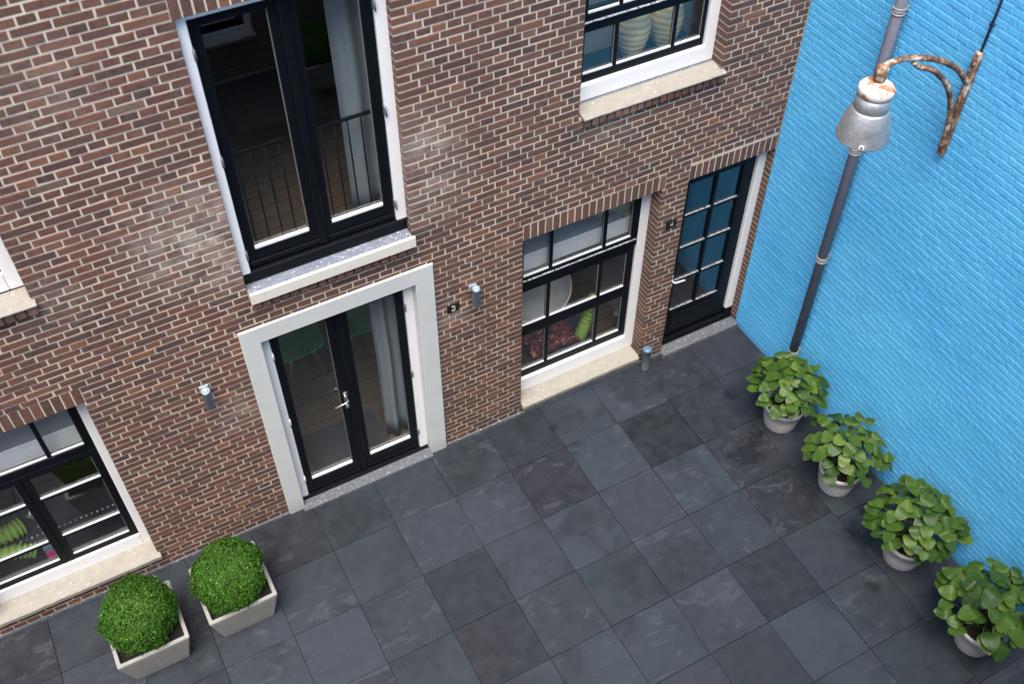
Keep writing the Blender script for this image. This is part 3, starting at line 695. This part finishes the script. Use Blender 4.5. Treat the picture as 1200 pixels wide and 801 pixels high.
# rooms behind the openings
def room(x0, x1, y1, z0, z1, wallm='room', floorm='oak'):
    mb = MB(); t = .05; y0 = .302
    mb.box(x0-t, x0, y0, y1, z0, z1); mb.box(x1, x1+t, y0, y1, z0, z1); mb.box(x0-t, x1+t, y1, y1+t, z0, z1); mb.box(x0-t, x1+t, y0, y1+t, z1, z1+t)
    part(mb, 'room_wall', M[wallm], bld)
    f = MB(); f.box(x0-t, x1+t, .19, y1+t, z0-.05, z0); part(f, 'room_floor', M[floorm], bld)
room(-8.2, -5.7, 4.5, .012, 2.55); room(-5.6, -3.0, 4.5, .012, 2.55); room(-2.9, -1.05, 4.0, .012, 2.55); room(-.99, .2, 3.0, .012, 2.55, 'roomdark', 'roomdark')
room(-8.2, -5.7, 4.5, 2.82, 6.5); room(-5.6, -2.4, 4.5, 2.82, 6.5); room(-2.3, .2, .95, 2.82, 6.5)

# ------------------------------------------------------------------ blue wall
mb = MB(); PBl = lambda u, d, z: (d, u, z)       # u runs along -y .. 0, face looks to -x
brick_flip = MB()
holes_b = []
slab_with_holes(mb, -9.0, -.002, -.03, 8.5, [], PBl, .0021, .30, 0)
brickwork(mb, -9.0, -.002, .02, 8.5, [], PBl, depth=.02, jit=.0011, bev=.0105, jt=.0026, bd=.0025)
bw = tag(mb.build('blue_wall', M['blue']), 'sky blue painted brick wall with a drainpipe and an old lamp on it', 'wall')

# ------------------------------------------------------------------ opposite side of the courtyard (seen mirrored in the panes)
ob = thing('opposite_building', 'brick house across the courtyard, seen only mirrored in the tall window', 'building')
PO = lambda u, d, z: (u, -6.6 - d, z)
oh = [(-4.25, -2.90, .60, 2.25), (-8.2, -6.8, .6, 2.25)]
mb = MB(); slab_with_holes(mb, -13, .3, -.03, 7.0, oh, PO, .0045, .30, 1)
CHs = CH
brickwork(mb, -13, .3, .028, 4.0, oh, PO, depth=.10); part(mb, 'wall', [M['brick'], M['mortar']], ob)
for (a, b, c, d) in oh:
    w = MB(); e0, e1 = -6.72, -6.65
    w.box(a, a+.09, e0, e1, c, d, 0, .004); w.box(b-.09, b, e0, e1, c, d, 0, .004); w.box(a+.09, b-.09, e0, e1-.001, c, c+.11, 0, .004); w.box(a+.09, b-.09, e0, e1-.001, d-.08, d, 0, .004)
    wo = part(w, 'window', M['white'], ob)
    k = MB(); 
    for xx in (a+.09, (a+b)/2-.05, b-.17): k.box(xx, xx+.08, e0-.02, e1-.025, c+.11, d-.08, 0, .004)
    k.box(a+.17, b-.17, e0-.02, e1-.026, c+.11, c+.20, 0, .004); k.box(a+.17, b-.17, e0-.02, e1-.026, c+.85, c+.9, 0, .004); k.build('sash', M['black'], wo)
    p = MB(); p.box(a+.1, b-.1, e0-.01, e0-.006, c+.12, d-.09); p.build('pane', M['glass'], wo)
    q = MB(); q.box(a, b, -7.2, -7.18, c, d); q.build('dark_room', M['dark'], wo)
    s = MB(); s.box(a-.02, b+.02, -6.66, -6.55, c-.055, c-.002, 0, .005); s.build('window_sill', M['sand'], wo)

# ------------------------------------------------------------------ drainpipe on the blue wall
dp = thing('drainpipe', 'dark grey drainpipe running down the blue wall behind the pots', 'drainpipe', loc=(-.08, -.93, 0))
mb = MB(); mb.tube([(-.0, 0, 0.0), (0, 0, 8.3)], .044, 20); mb.build('pipe', M['pipe'], dp)
for z in (.50, 1.76, 2.97, 4.22, 5.45, 6.7):
    mb = MB(); mb.tube([(0, 0, z-.030), (0, 0, z-.018)], .050, 20); mb.tube([(0, 0, z+.014), (0, 0, z+.026)], .050, 20)
    mb.tube([(0, 0, z-.0185), (0, 0, z+.0145)], .0465, 20); mb.box(.040, .079, -.015, .015, z-.02, z+.02)
    mb.build('pipe_clamp', M['pipeband'], dp)

# ------------------------------------------------------------------ old lamp on its bracket
lamp = thing('wall_lantern', 'old bell shaped metal lamp hanging from a rusty curved bracket on the blue wall', 'lamp', loc=(0, -1.64, 0))
def smooth(pts, n=8):
    P = [Vector(p) for p in pts]; P = [P[0]*2-P[1]] + P + [P[-1]*2-P[-2]]; r = []
    for i in range(1, len(P)-2):
        for k in range(n):
            t = k/n; a, b, c, d = P[i-1:i+3]
            r.append(.5*((2*b) + (c-a)*t + (2*a-5*b+4*c-d)*t*t + (3*b-a-3*c+d)*t**3))
    r.append(P[-2]); return r
mb = MB(); mb.box(-.045, -.008, -.026, .026, 3.40, 4.26, 0, .004); 
for z in (3.47, 4.18): mb.tube([(-.045, 0, z), (-.056, 0, z)], .016, 8)
mb.build('wall_bracket', M['rust'], lamp)
mb = MB(); mb.tube(smooth([(-.93, 0, 4.37), (-.925, 0, 4.425), (-.86, 0, 4.445), (-.70, 0, 4.425), (-.46, 0, 4.34), (-.22, 0, 4.20), (-.045, 0, 4.03)]), .021, 12); mb.build('bracket_arm', M['rust'], lamp)
mb = MB(); mb.tube(smooth([(-.66, 0, 4.385), (-.60, 0, 4.33), (-.42, 0, 4.235), (-.23, 0, 4.05), (-.11, 0, 3.83), (-.055, 0, 3.60), (-.05, 0, 3.48)]), .020, 12); mb.build('bracket_brace', M['rust'], lamp)
mb = MB(); mb.lathe((-.935, 0, 0), [(.034, 4.33), (.042, 4.355), (.030, 4.372), (.040, 4.385), (.042, 4.43), (.024, 4.447)], 16); mb.build('swivel', M['rust'], lamp)
mb = MB(); mb.lathe((-.935, 0, 0), [(.112, 4.235), (.119, 4.238), (.120, 4.275), (.114, 4.288), (.088, 4.308), (.05, 4.326), (.02, 4.333)], 40); mb.build('cap', M['rustcap'], lamp)
mb = MB(); mb.lathe((-.935, 0, 0), [(.114, 4.236), (.115, 4.17), (.117, 4.132), (.116, 4.131)], 40); mb.build('collar', M['zinc'], lamp)
mb = MB(); mb.lathe((-.935, 0, 0), [(.1175, 4.130), (.126, 4.118), (.141, 4.08), (.155, 4.03), (.166, 3.97), (.173, 3.92), (.176, 3.902), (.177, 3.896), (.173, 3.896), (.168, 3.92), (.160, 3.97), (.150, 4.02), (.11, 4.10), (.02, 4.11)], 48); mb.build('shade', M['zinc'], lamp)
mb = MB(); 
ang = math.atan2(-5.5179+1.64, -5.7195+.935) + .12
for s in (-1, 1):
    cx, cy = -.935 + .174*math.cos(ang), .174*math.sin(ang); tx, ty = -math.sin(ang)*.012*s, math.cos(ang)*.012*s
    mb.tube([(cx+tx, cy+ty, 3.890), (cx+tx, cy+ty, 3.935)], .004, 6)
mb.tube([(cx-tx, cy-ty, 3.935), (cx+tx, cy+ty, 3.935)], .004, 6); mb.build('latch', M['white'], lamp)
mb = MB(); mb.lathe((-.935, 0, 0), [(.01, 3.89), (.04, 3.91), (.05, 3.95), (.04, 4.0), (.02, 4.08)], 16); mb.build('bulb', M['whitepl'], lamp)
mb = MB(); mb.tube([(-.016, 0, 4.262), (-.016, -.006, 4.6), (-.016, -.004, 5.2), (-.016, -.01, 6.4), (-.016, -.01, 8.4)], .009, 8)
for z in (4.47, 5.3, 6.2): mb.box(-.028, -.008, -.022, .012, z-.012, z+.012, 0, .002)
mb.build('cable', M['cable'], lamp)

# ------------------------------------------------------------------ two small wall lights, house numbers, pipe stub
def wall_light(x, z, label):
    t = thing('wall_light', label, 'wall light', 'small cylinder wall lights on the brick wall', (x, 0, z)); t.scale = (.86, .9, .86)
    mb = MB(); mb.lathe((0, -.085, -.115), [(.030, 0), (.036, .003), (.036, .205), (.040, .208), (.040, .232), (.036, .236)], 24)
    mb.lathe((0, -.085, .121), [(.022, 0), (.021, .004)], 16); mb.build('housing', M['lampalu'], t)
    mb = MB(); mb.lathe((0, -.085, .1255), [(.017, 0), (.015, .003)], 16); mb.build('lens', M['white'], t)
    mb = MB(); mb.box(-.042, .042, -.022, -.001, .02, .10, 0, .004); mb.tube([(0, -.02, .06), (0, -.055, .06)], .016, 10); mb.build('mount', M['lampalu'], t)
wall_light(-5.392, 1.985, 'grey cylinder wall light left of the plaster framed double door')
wall_light(-3.098, 1.975, 'grey cylinder wall light beside the number 3 plate')
def digit(mb, ch, cx, cz, h, y):
    strokes = {'3': [[(-.5, .85), (-.2, 1), (.2, 1), (.45, .8), (.4, .6), (0, .52), (.4, .42), (.48, .2), (.2, 0), (-.2, 0), (-.5, .15)]],
               '4': [[(.25, 0), (.25, 1), (-.5, .32), (.5, .32)]]}[ch]
    for st in strokes:
        pts = [(cx + p[0]*h*.62, y, cz + (p[1]-.5)*h) for p in st]
        mb.tube(pts, .0052, 6)
def plate(x, z, ch, label):
    t = thing('house_number', label, 'house number', 'house number plates on the brick wall', (x, 0, z))
    mb = MB(); mb.box(-.056, .056, -.012, -.001, -.045, .045, 0, .003); mb.build('plate', M['sign'], t)
    mb = MB(); digit(mb, ch, 0, 0, .050, -.013); mb.build('digit', M['digit'], t)
plate(-3.283, 1.868, '3', 'small black house number plate reading 3 beside the double door')
plate(-1.085, 1.868, '4', 'small black house number plate reading 4 beside the corner door')
t = thing('pipe_stub', 'short grey capped pipe standing on the paving between window and corner door', 'pipe', loc=(-1.205, -.085, 0))
mb = MB(); mb.lathe((0, 0, 0), [(.05, 0.0), (.042, .01), (.042, .255), (.045, .26)], 20); mb.build('pipe', M['boll'], t)
mb = MB(); mb.lathe((0, 0, .262), [(.047, 0), (.047, .03), (.040, .042), (.02, .046)], 20); mb.build('cap', M['bollcap'], t)

# ------------------------------------------------------------------ square planters with box balls
def boxball(mb, c, r, n, sq=(1, 1, .92)):
    bumps = [(Vector((random.gauss(0, 1), random.gauss(0, 1), random.gauss(0, 1))).normalized(), random.uniform(-.12, .07)) for _ in range(110)]
    for i in range(n):
        d = Vector((random.gauss(0, 1), random.gauss(0, 1), random.gauss(0, 1))).normalized()
        if d.z < -.75: continue
        k = 1.0
        for bd, a in bumps:
            q = d.dot(bd)
            if q > .95: k += a*(q-.95)/.05
        rr = r*k*(1 - abs(random.gauss(0, .07))) + (random.random() < .10)*random.uniform(0, .028)
        p = Vector(c) + Vector((d.x*sq[0], d.y*sq[1], d.z*sq[2]))*rr
        nrm = (d + Vector((random.uniform(-1, 1), random.uniform(-1, 1), random.uniform(-1, 1)))*.75).normalized()
        a = nrm.cross(Vector((random.uniform(-1, 1), random.uniform(-1, 1), random.uniform(-1, 1)))).normalized(); b = nrm.cross(a)
        L = random.uniform(.008, .015); Wd = L*.55
        depth = (rr/(r*k)); br = max(0, min(1, random.gauss(.52, .2) + (random.random() < .10)*.35))
        k0 = len(mb.v)
        mb.v += [tuple(p - a*L), tuple(p - b*Wd + nrm*.001), tuple(p + a*L), tuple(p + b*Wd + nrm*.001)]
        mb.face((k0, k0+1, k0+2, k0+3), 0, (br, .5, random.random()))
def square_planter(x, y, label, seed, rx=0.0, bc=(-.015, .0, .590)):
    random.seed(seed)
    t = thing('potted_boxwood', label, 'potted shrub', 'clipped box balls in square concrete planters', (x, y, 0), rx)
    H = .42; T = .290; B = .222; w = .034
    mb = MB(); bv = .010
    def ring(h, z, bev):
        k = len(mb.v); q = []
        for sx, sy in ((-1, -1), (1, -1), (1, 1), (-1, 1)):
            cx, cy = sx*(h-bev), sy*(h-bev)
            for j in range(4):
                a0 = math.atan2(sy, sx) - math.pi/4 + j*math.pi/6
                mb.v.append((cx + bev*math.cos(a0), cy + bev*math.sin(a0), z))
        return k
    spec = [(B-.012, .001, .012), (B, .010, .018), (T-.006, H-.055, .018), (T, H-.012, .016), (T-.004, H, .014), (T-w+.004, H, .012), (T-w, H-.008, .012), (T-w-.006, H-.10, .012)]
    rs = [ring(*s) for s in spec]
    for a, b in zip(rs[:-1], rs[1:]):
        for j in range(16): mb.face((a+j, a+(j+1) % 16, b+(j+1) % 16, b+j), 0)
    mb.face(tuple(rs[0]+j for j in range(16))[::-1])
    mb.build('planter', M['concrete'], t)
    mb = MB(); n = 12; h = T-w-.003
    for i in range(n+1):
        for j in range(n+1): mb.v.append((-h+2*h*i/n, -h+2*h*j/n, H-.055 + random.uniform(-.008, .008)))
    for i in range(n):
        for j in range(n):
            k = i*(n+1)+j; mb.face((k, k+n+1, k+n+2, k+1))
    mb.build('soil', M['soil'], t)
    mb = MB()
    for i in range(26):
        d = Vector((random.gauss(0, 1), random.gauss(0, 1), abs(random.gauss(.6, .8)))).normalized()
        mb.tube([(0, 0, H-.06), tuple(Vector((0, 0, .46)) + d*.09), tuple(Vector((0, .0, .58)) + d*.21)], [.012, .007, .003], 5)
    mb.build('stems', M['twig'], t)
    mb = MB(); boxball(mb, bc, .303, 26000)
    mb.build('foliage', M['box'], t)
    return t
square_planter(-6.47, -.70, 'square planter with a clipped box ball, the left one under the window', 11)
square_planter(-5.725, -.68, 'square planter with a clipped box ball, the right one nearer the double door', 12, math.radians(.5), (.0, -.015, .560))
square_planter(-2.25, -6.02, 'square planter with a clipped box ball across the courtyard, mirrored in the tall window', 13)

# ------------------------------------------------------------------ leafy plants in round pots
def add_leaf(mb, base, d, nrm, L, Wd, br, yel, droop):
    d = d.normalized(); side = d.cross(nrm).normalized(); nrm = side.cross(d).normalized()
    n = 8; k0 = len(mb.v); rows_ = []
    for i in range(n+1):
        t = i/n
        w = Wd*(math.sin(math.pi*t**.78)**.68) if 0 < t < 1 else .003
        c = base + d*(L*t) - Vector((0, 0, 1))*(droop*L*t*t) + nrm*(.02*math.sin(t*5))
        row = []
        for s in (-1, -.55, 0, .55, 1):
            lift = .20*abs(s)*w*(1.2 - .9*abs(s)) + .05*w*math.sin(t*8+s*3+br*9)
            mb.v.append(tuple(c + side*(w*s) + nrm*lift)); row.append((br, abs(s) if 0 < t < 1 else .9, yel))
        rows_.append(row)
    for i in range(n):
        for s in range(4):
            a = k0 + i*5 + s; mb.face((a, a+1, a+6, a+5), 0, (rows_[i][s], rows_[i][s+1], rows_[i+1][s+1], rows_[i+1][s]), True)
def hosta(x, y, label, seed, n=44, R0=.29, leafL=.17, hgt=.50, lean=(0, 0), pot=(.155, .200, .30), extra=()):
    random.seed(seed)
    t = thing('potted_plant', label, 'potted plant', 'leafy plants in round pots along the blue wall', (x, y, 0))
    r0, r1, h = pot
    mb = MB(); mb.lathe((0, 0, 0), [(r0-.02, .002), (r0-.006, .004), (r0, .02), ((r0*.45+r1*.55), h*.5), (r1-.006, h-.045), (r1, h-.04), (r1+.004, h-.008), (r1-.002, h), (r1-.018, h), (r1-.024, h-.01), (r1-.03, h-.07)], 40, wob=.004); mb.build('pot', M['clay'], t)
    mb = MB(); mb.lathe((0, 0, h-.05), [(r1-.028, 0), (r1*.6, .012), (.02, .016)], 24); mb.build('soil', M['soil'], t)
    lf = MB(); st = MB(); top = Vector((lean[0], lean[1], hgt))
    L = []
    for i in range(n):
        ga = i*2.39996 + random.uniform(-.3, .3); f = ((i+.5)/n)**.5
        el = math.acos(min(1, 1 - .99*(i+.5)/n))      # 0 = straight up, past 90 = hanging low
        rad = R0*random.uniform(.80, 1.12)
        dd = Vector((math.cos(ga)*math.sin(el), math.sin(ga)*math.sin(el), math.cos(el)))
        tip = Vector((lean[0], lean[1], hgt-.22)) + Vector((dd.x*rad, dd.y*rad, dd.z*rad*.86))
        L.append((tip, dd, random.uniform(.72, 1.12)))
    for e in extra:
        p = Vector(e[:3]); dd = (p - Vector((0, 0, .25))).normalized(); L.append((p, dd, e[3] if len(e) > 3 else .8))
    for tip, dd, sc in L:
        if x + tip.x > -.045: tip.x = -.045 - x - random.uniform(0, .05)
        out = Vector((dd.x, dd.y, 0)); out = out.normalized() if out.length > .05 else Vector((random.uniform(-1, 1), random.uniform(-1, 1), 0)).normalized()
        ld = (out*1.0 + Vector((0, 0, random.uniform(-.30, .35))) + Vector((random.uniform(-.5, .5), random.uniform(-.5, .5), 0))).normalized()
        nrm = (Vector((0, 0, 1))*1.0 + dd*.40 + Vector((random.uniform(-.35, .35), random.uniform(-.35, .35), 0))).normalized()
        Ln = leafL*sc
        base = tip - ld*(Ln*.55)
        if x + (base + ld*Ln).x > -.03: ld.x = min(ld.x, 0.05)
        yel = random.random()**2; br = max(0, min(1, random.gauss(.5, .22) + (.12 if tip.z > hgt-.08 else 0)))
        add_leaf(lf, base, ld, nrm, Ln, Ln*.41, br, yel, random.uniform(-.05, .16))
        b0 = Vector((random.uniform(-.05, .05), random.uniform(-.05, .05), h-.04))
        mid = (b0 + base)/2 + Vector((0, 0, .05)) - out*.02
        st.tube([b0, mid, base, base + ld*.02], [.0035, .003, .0025, .002], 5)
    st.build('stems', M['stem'], t); lf.build('foliage', M['hosta'], t)
    return t
hosta(-.42, -1.30, 'leafy potted plant nearest the drainpipe and the corner', 21, n=92, R0=.345, leafL=.14, hgt=.66, lean=(.04, .05))
hosta(-.42, -2.13, 'leafy potted plant, second from the corner, with stems reaching to the wall', 22, n=58, R0=.345, leafL=.145, hgt=.63, lean=(.02, .08),
      extra=((.28, -.02, .62), (.32, -.10, .55), (.30, -.22, .50), (.30, .10, .68), (.20, .16, .74), (.31, -.26, .40)))
hosta(-.41, -3.01, 'leafy potted plant, third from the corner, dense and round', 23, n=96, R0=.375, leafL=.148, hgt=.68, lean=(.03, .04))
hosta(-.43, -3.91, 'leafy potted plant with the largest leaves, fourth from the corner', 24, n=70, R0=.365, leafL=.168, hgt=.67, lean=(.03, .06),
      extra=((.20, .22, .72), (.28, .12, .74), (.32, .0, .70), (-.05, .25, .68)))
hosta(-.40, -4.78, 'leafy potted plant cut off by the bottom right edge of the view', 25, n=56, R0=.35, leafL=.17, hgt=.62)

# ------------------------------------------------------------------ things behind the glass
def curtain(name, x0, x1, y, z0, z1, label, folds=5, amp=.025):
    mb = MB(); n = 60; m = 10
    for j in range(m+1):
        z = z0 + (z1-z0)*j/m; sq = 1 - .05*math.sin(j/m*3)
        for i in range(n+1):
            t = i/n; mb.v.append((x0 + (x1-x0)*t*1.0, y + amp*math.sin(t*folds*2*math.pi + .3*math.sin(j))*sq, z))
    for j in range(m):
        for i in range(n):
            k = j*(n+1)+i; mb.face((k, k+1, k+n+2, k+n+1), 0, None, True)
    o = mb.build(name, M['curtain']); md = o.modifiers.new('thick', 'SOLIDIFY'); md.thickness = .003
    return tag(o, label, 'curtain', 'grey curtains behind the glass doors')
curtain('curtain', -3.90, -3.55, .35, 2.85, 5.3, 'pale grey curtain inside the tall upper french window', 2.0, .022)
curtain('curtain', -3.90, -3.55, .33, .03, 2.45, 'pale grey curtain inside the ground floor double door', 2.6, .035)
# railing inside the tall window
t = thing('railing', 'thin black metal railing behind the tall upper window', 'railing', loc=(-4.24, .25, 2.82))
mb = MB(); mb.box(-.70, .70, -.010, .010, 1.005, 1.03, 0, .003); mb.build('rail', M['black'], t)
mb = MB(); mb.box(-.70, .70, -.008, .008, .06, .078); mb.build('rail', M['black'], t)
for i in range(14):
    mb = MB(); x = -.655 + .1005*i; mb.tube([(x, 0, .0 if i % 13 == 0 else .07), (x, 0, 1.006)], .0065, 8); mb.build('baluster', M['black'], t)
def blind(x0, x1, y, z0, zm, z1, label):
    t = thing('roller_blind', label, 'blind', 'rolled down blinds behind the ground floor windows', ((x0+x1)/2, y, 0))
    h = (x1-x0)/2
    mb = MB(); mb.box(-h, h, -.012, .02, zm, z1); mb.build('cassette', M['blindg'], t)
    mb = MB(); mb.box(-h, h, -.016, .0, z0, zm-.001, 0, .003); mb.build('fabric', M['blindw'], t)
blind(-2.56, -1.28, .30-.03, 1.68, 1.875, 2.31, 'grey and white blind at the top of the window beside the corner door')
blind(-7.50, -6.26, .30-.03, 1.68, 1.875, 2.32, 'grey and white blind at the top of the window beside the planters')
def shell_chair(loc, rz, mat, label, group=None, sc=1.0):
    t = thing('shell_chair', label, 'chair', group, loc, rz)
    mb = MB(); nu, nv = 20, 22
    for j in range(nv+1):
        v = j/nv
        if v < .5: s = v/.5; cy = -.22+.40*s; cz = .44 - .035*math.sin(s*math.pi*.9)+.012*(1-s)
        else: s = (v-.5)/.5; cy = .18 + .10*math.sin(s*1.3); cz = .435 + .40*s**1.15
        w = .24*(1 - .18*max(0, v-.75)/.25)*(1-.12*max(0, .12-v)/.12)
        for i in range(nu+1):
            u = -1 + 2*i/nu; lift = abs(u)**3*(.13*math.sin(min(1, v*1.4)*math.pi*.7)+.02)
            fw = (.07*abs(u)**2.5) if v > .5 else 0
            mb.v.append((w*u*(1+.12*math.sin(v*3)), cy - fw, cz + lift*(1 - .75*max(0, v-.5)*2)))
    for j in range(nv):
        for i in range(nu):
            k = j*(nu+1)+i; mb.face((k, k+1, k+nu+2, k+nu+1), 0, None, True)
    o = mb.build('seat_shell', mat, t); md = o.modifiers.new('thick', 'SOLIDIFY'); md.thickness = .012
    for sx in (-1, 1):
        for sy in (-1, 1):
            l = MB(); l.tube([(sx*.10, sy*.10, .40), (sx*.23, sy*.21, 0)], [.012, .009], 8); l.build('leg', M['steel'], t)
    t.scale = (sc, sc, sc); return t
shell_chair((-4.33, 1.55, .012), math.radians(6), M['greenpl'], 'green plastic chair inside, left one behind the double door', 'green chairs behind the double door')
shell_chair((-3.66, 1.55, .012), math.radians(-5), M['greenpl'], 'green plastic chair inside, right one behind the double door by the curtain', 'green chairs behind the double door')
t = thing('bucket_chair', 'white bucket chair inside the window beside the corner door', 'chair', None, (-1.98, .98, .012))
mb = MB(); prof = [(.02, .385), (.20, .375), (.31, .40), (.375, .47), (.41, .56), (.432, .66), (.442, .74)]; sg = 48
for q, (r, z) in enumerate(prof):
    for k in range(sg):
        a = 2*math.pi*k/sg; back = .5 + .5*math.sin(a + .35); zz = z if q < 4 else .47 + (z-.47)*(.12 + .95*back**1.2)
        mb.v.append((r*math.cos(a), r*math.sin(a)*.92, zz))
for q in range(len(prof)-1):
    for k in range(sg): mb.face((q*sg+k, q*sg+(k+1) % sg, (q+1)*sg+(k+1) % sg, (q+1)*sg+k), 0, None, True)
mb.face(tuple(range(sg))[::-1])
o = mb.build('seat_shell', M['whitepl'], t); md = o.modifiers.new('thick', 'SOLIDIFY'); md.thickness = .014
for sx in (-1, 1):
    for sy in (-1, 1):
        l = MB(); l.tube([(sx*.12, sy*.12, .37), (sx*.25, sy*.23, 0)], [.013, .010], 8); l.build('leg', M['steel'], t)
mb = MB(); mb.box(-4.66, -3.90, .20, .75, .013, .024, 0, .004); tag(mb.build('door_mat', M['matgrey']), 'dark grey door mat lying inside the double door', 'mat')
def bench(x0, x1, y0, y1, h, label):
    t = thing('bench', label, 'bench', None, ((x0+x1)/2, (y0+y1)/2, .012)); a = (x1-x0)/2; b = (y1-y0)/2
    mb = MB(); mb.box(-a, a, -b, b, .06, h, 0, .02); mb.build('seat', M['dark'], t)
    for sx in (-1, 1):
        for sy in (-1, 1): l = MB(); l.box(sx*(a-.05)-.02, sx*(a-.05)+.02, sy*(b-.05)-.02, sy*(b-.05)+.02, 0, .059); l.build('leg', M['wooddark'], t)
    return t
bench(-2.55, -1.62, .25, .68, .36, 'low dark bench inside the window beside the corner door')
b2 = bench(-7.45, -6.28, .33, .74, .60, 'dark studded bench inside the window beside the planters')
mb = MB()
for i in range(26):
    x = -.56 + i*.045; mb.lathe((x, -.208, .56), [(.004, -.010), (.012, -.006), (.013, 0), (.012, .006), (.004, .010)], 8)
    mb.lathe((x, -.15, .601), [(.012, 0), (.011, .005), (.005, .009)], 8)
mb.build('studs', M['steel'], b2)
# patterned red throw cushion
mb = MB(); n = 22
for j in range(n+1):
    for i in range(n+1):
        u, v = -1+2*i/n, -1+2*j/n; e = max(0, (1-u**4)*(1-v**4))**.5
        mb.v.append((-2.08 + .27*u + random.uniform(-.004, .004), .42 + .17*v, .43 + .06*e + .02*math.sin(u*9)*math.cos(v*7)))
b0 = len(mb.v)
for j in range(n):
    for i in range(n):
        k = j*(n+1)+i; mb.face((k, k+1, k+n+2, k+n+1), 0, None, True)
o = mb.build('cushion', M['redpat']); md = o.modifiers.new('thick', 'SOLIDIFY'); md.thickness = .055; md.offset = -1
tag(o, 'dark red patterned cushion on the bench inside the window by the corner door', 'cushion')
def bolster(pts, r, label, grp=None):
    P = smooth(pts, 14); n = len(P); rr = []
    for i in range(n): rr.append(r*(1 + .12*(1 if i % 4 < 2 else -1))*(.75 if i in (0, n-1) else 1))
    mb = MB(); mb.tube(P, rr, 16)
    return tag(mb.build('ribbed_cushion', M['lime']), label, 'cushion', grp)
bolster([(-1.765, .32, .39), (-1.750, .30, .50), (-1.715, .30, .62), (-1.66, .31, .76), (-1.59, .36, .88)], .056, 'lime green ribbed cushion standing inside the window by the corner door')
bolster([(-7.62, .50, .70), (-7.40, .46, .70), (-7.22, .46, .69), (-7.10, .50, .67)], .078, 'lime green ribbed cushion, rear one on the studded bench', 'green ribbed cushions on the studded bench')
bolster([(-7.60, .32, .68), (-7.36, .30, .67), (-7.18, .29, .63), (-7.07, .28, .57)], .058, 'lime green ribbed cushion, front one nearest the glass', 'green ribbed cushions on the studded bench')
mb = MB(); mb.box(-7.02, -6.93, .265, .30, .40, .50, 0, .004); mb.box(-7.018, -6.932, .266, .299, .501, .56, 1, .004); tag(mb.build('box', [M['pink'], M['greyblue']]), 'small pink and blue box against the glass beside the green cushions', 'box')
t = thing('table_lamp', 'small chrome lamp glinting behind the casement window', 'lamp', loc=(-6.98, .50, .612))
mb = MB(); mb.lathe((0, 0, 0), [(.05, 0), (.05, .01), (.01, .018), (.008, .16)], 20); mb.build('base', M['chrome'], t)
mb = MB(); mb.lathe((0, 0, .16), [(.07, 0), (.066, .03), (.045, .07), (.012, .09)], 24); mb.build('shade', M['chrome'], t)
# table with two vases behind the upper right window
t = thing('side_table', 'dark blue narrow table behind the upper right window', 'table', loc=(-1.46, .48, 2.82))
mb = MB(); mb.box(-.72, .66, -.16, .16, .60, .635, 0, .004); mb.build('table_top', M['wooddark'], t)
for sx in (-.69, .63):
    for sy in (-.14, .14): l = MB(); l.box(sx-.02, sx+.02, sy-.02, sy+.02, 0, .599); l.build('leg', M['wooddark'], t)
def vase(x, y, label, s=1.0):
    mb = MB(); prof = [(.055, 0), (.075, .01), (.115, .10), (.140, .20), (.145, .28), (.125, .37), (.085, .44), (.045, .50), (.035, .57), (.042, .64), (.05, .66), (.035, .655)]
    pr = []
    for i in range(len(prof)-1):
        for k in range(4):
            f = k/4; r = prof[i][0]*(1-f)+prof[i+1][0]*f; z = prof[i][1]*(1-f)+prof[i+1][1]*f
            pr.append((r*(1+.008*math.sin(z*120)), z))
    mb.lathe((x, y, 3.456), [(a*s, b*s) for a, b in pr], 36)
    tag(mb.build('vase', M['vase']), label, 'vase', 'ribbed cream vases on the table')
vase(-1.39, .46, 'cream ribbed vase behind the upper window, left one of two')
vase(-1.075, .46, 'cream ribbed vase behind the upper window, right one of two')
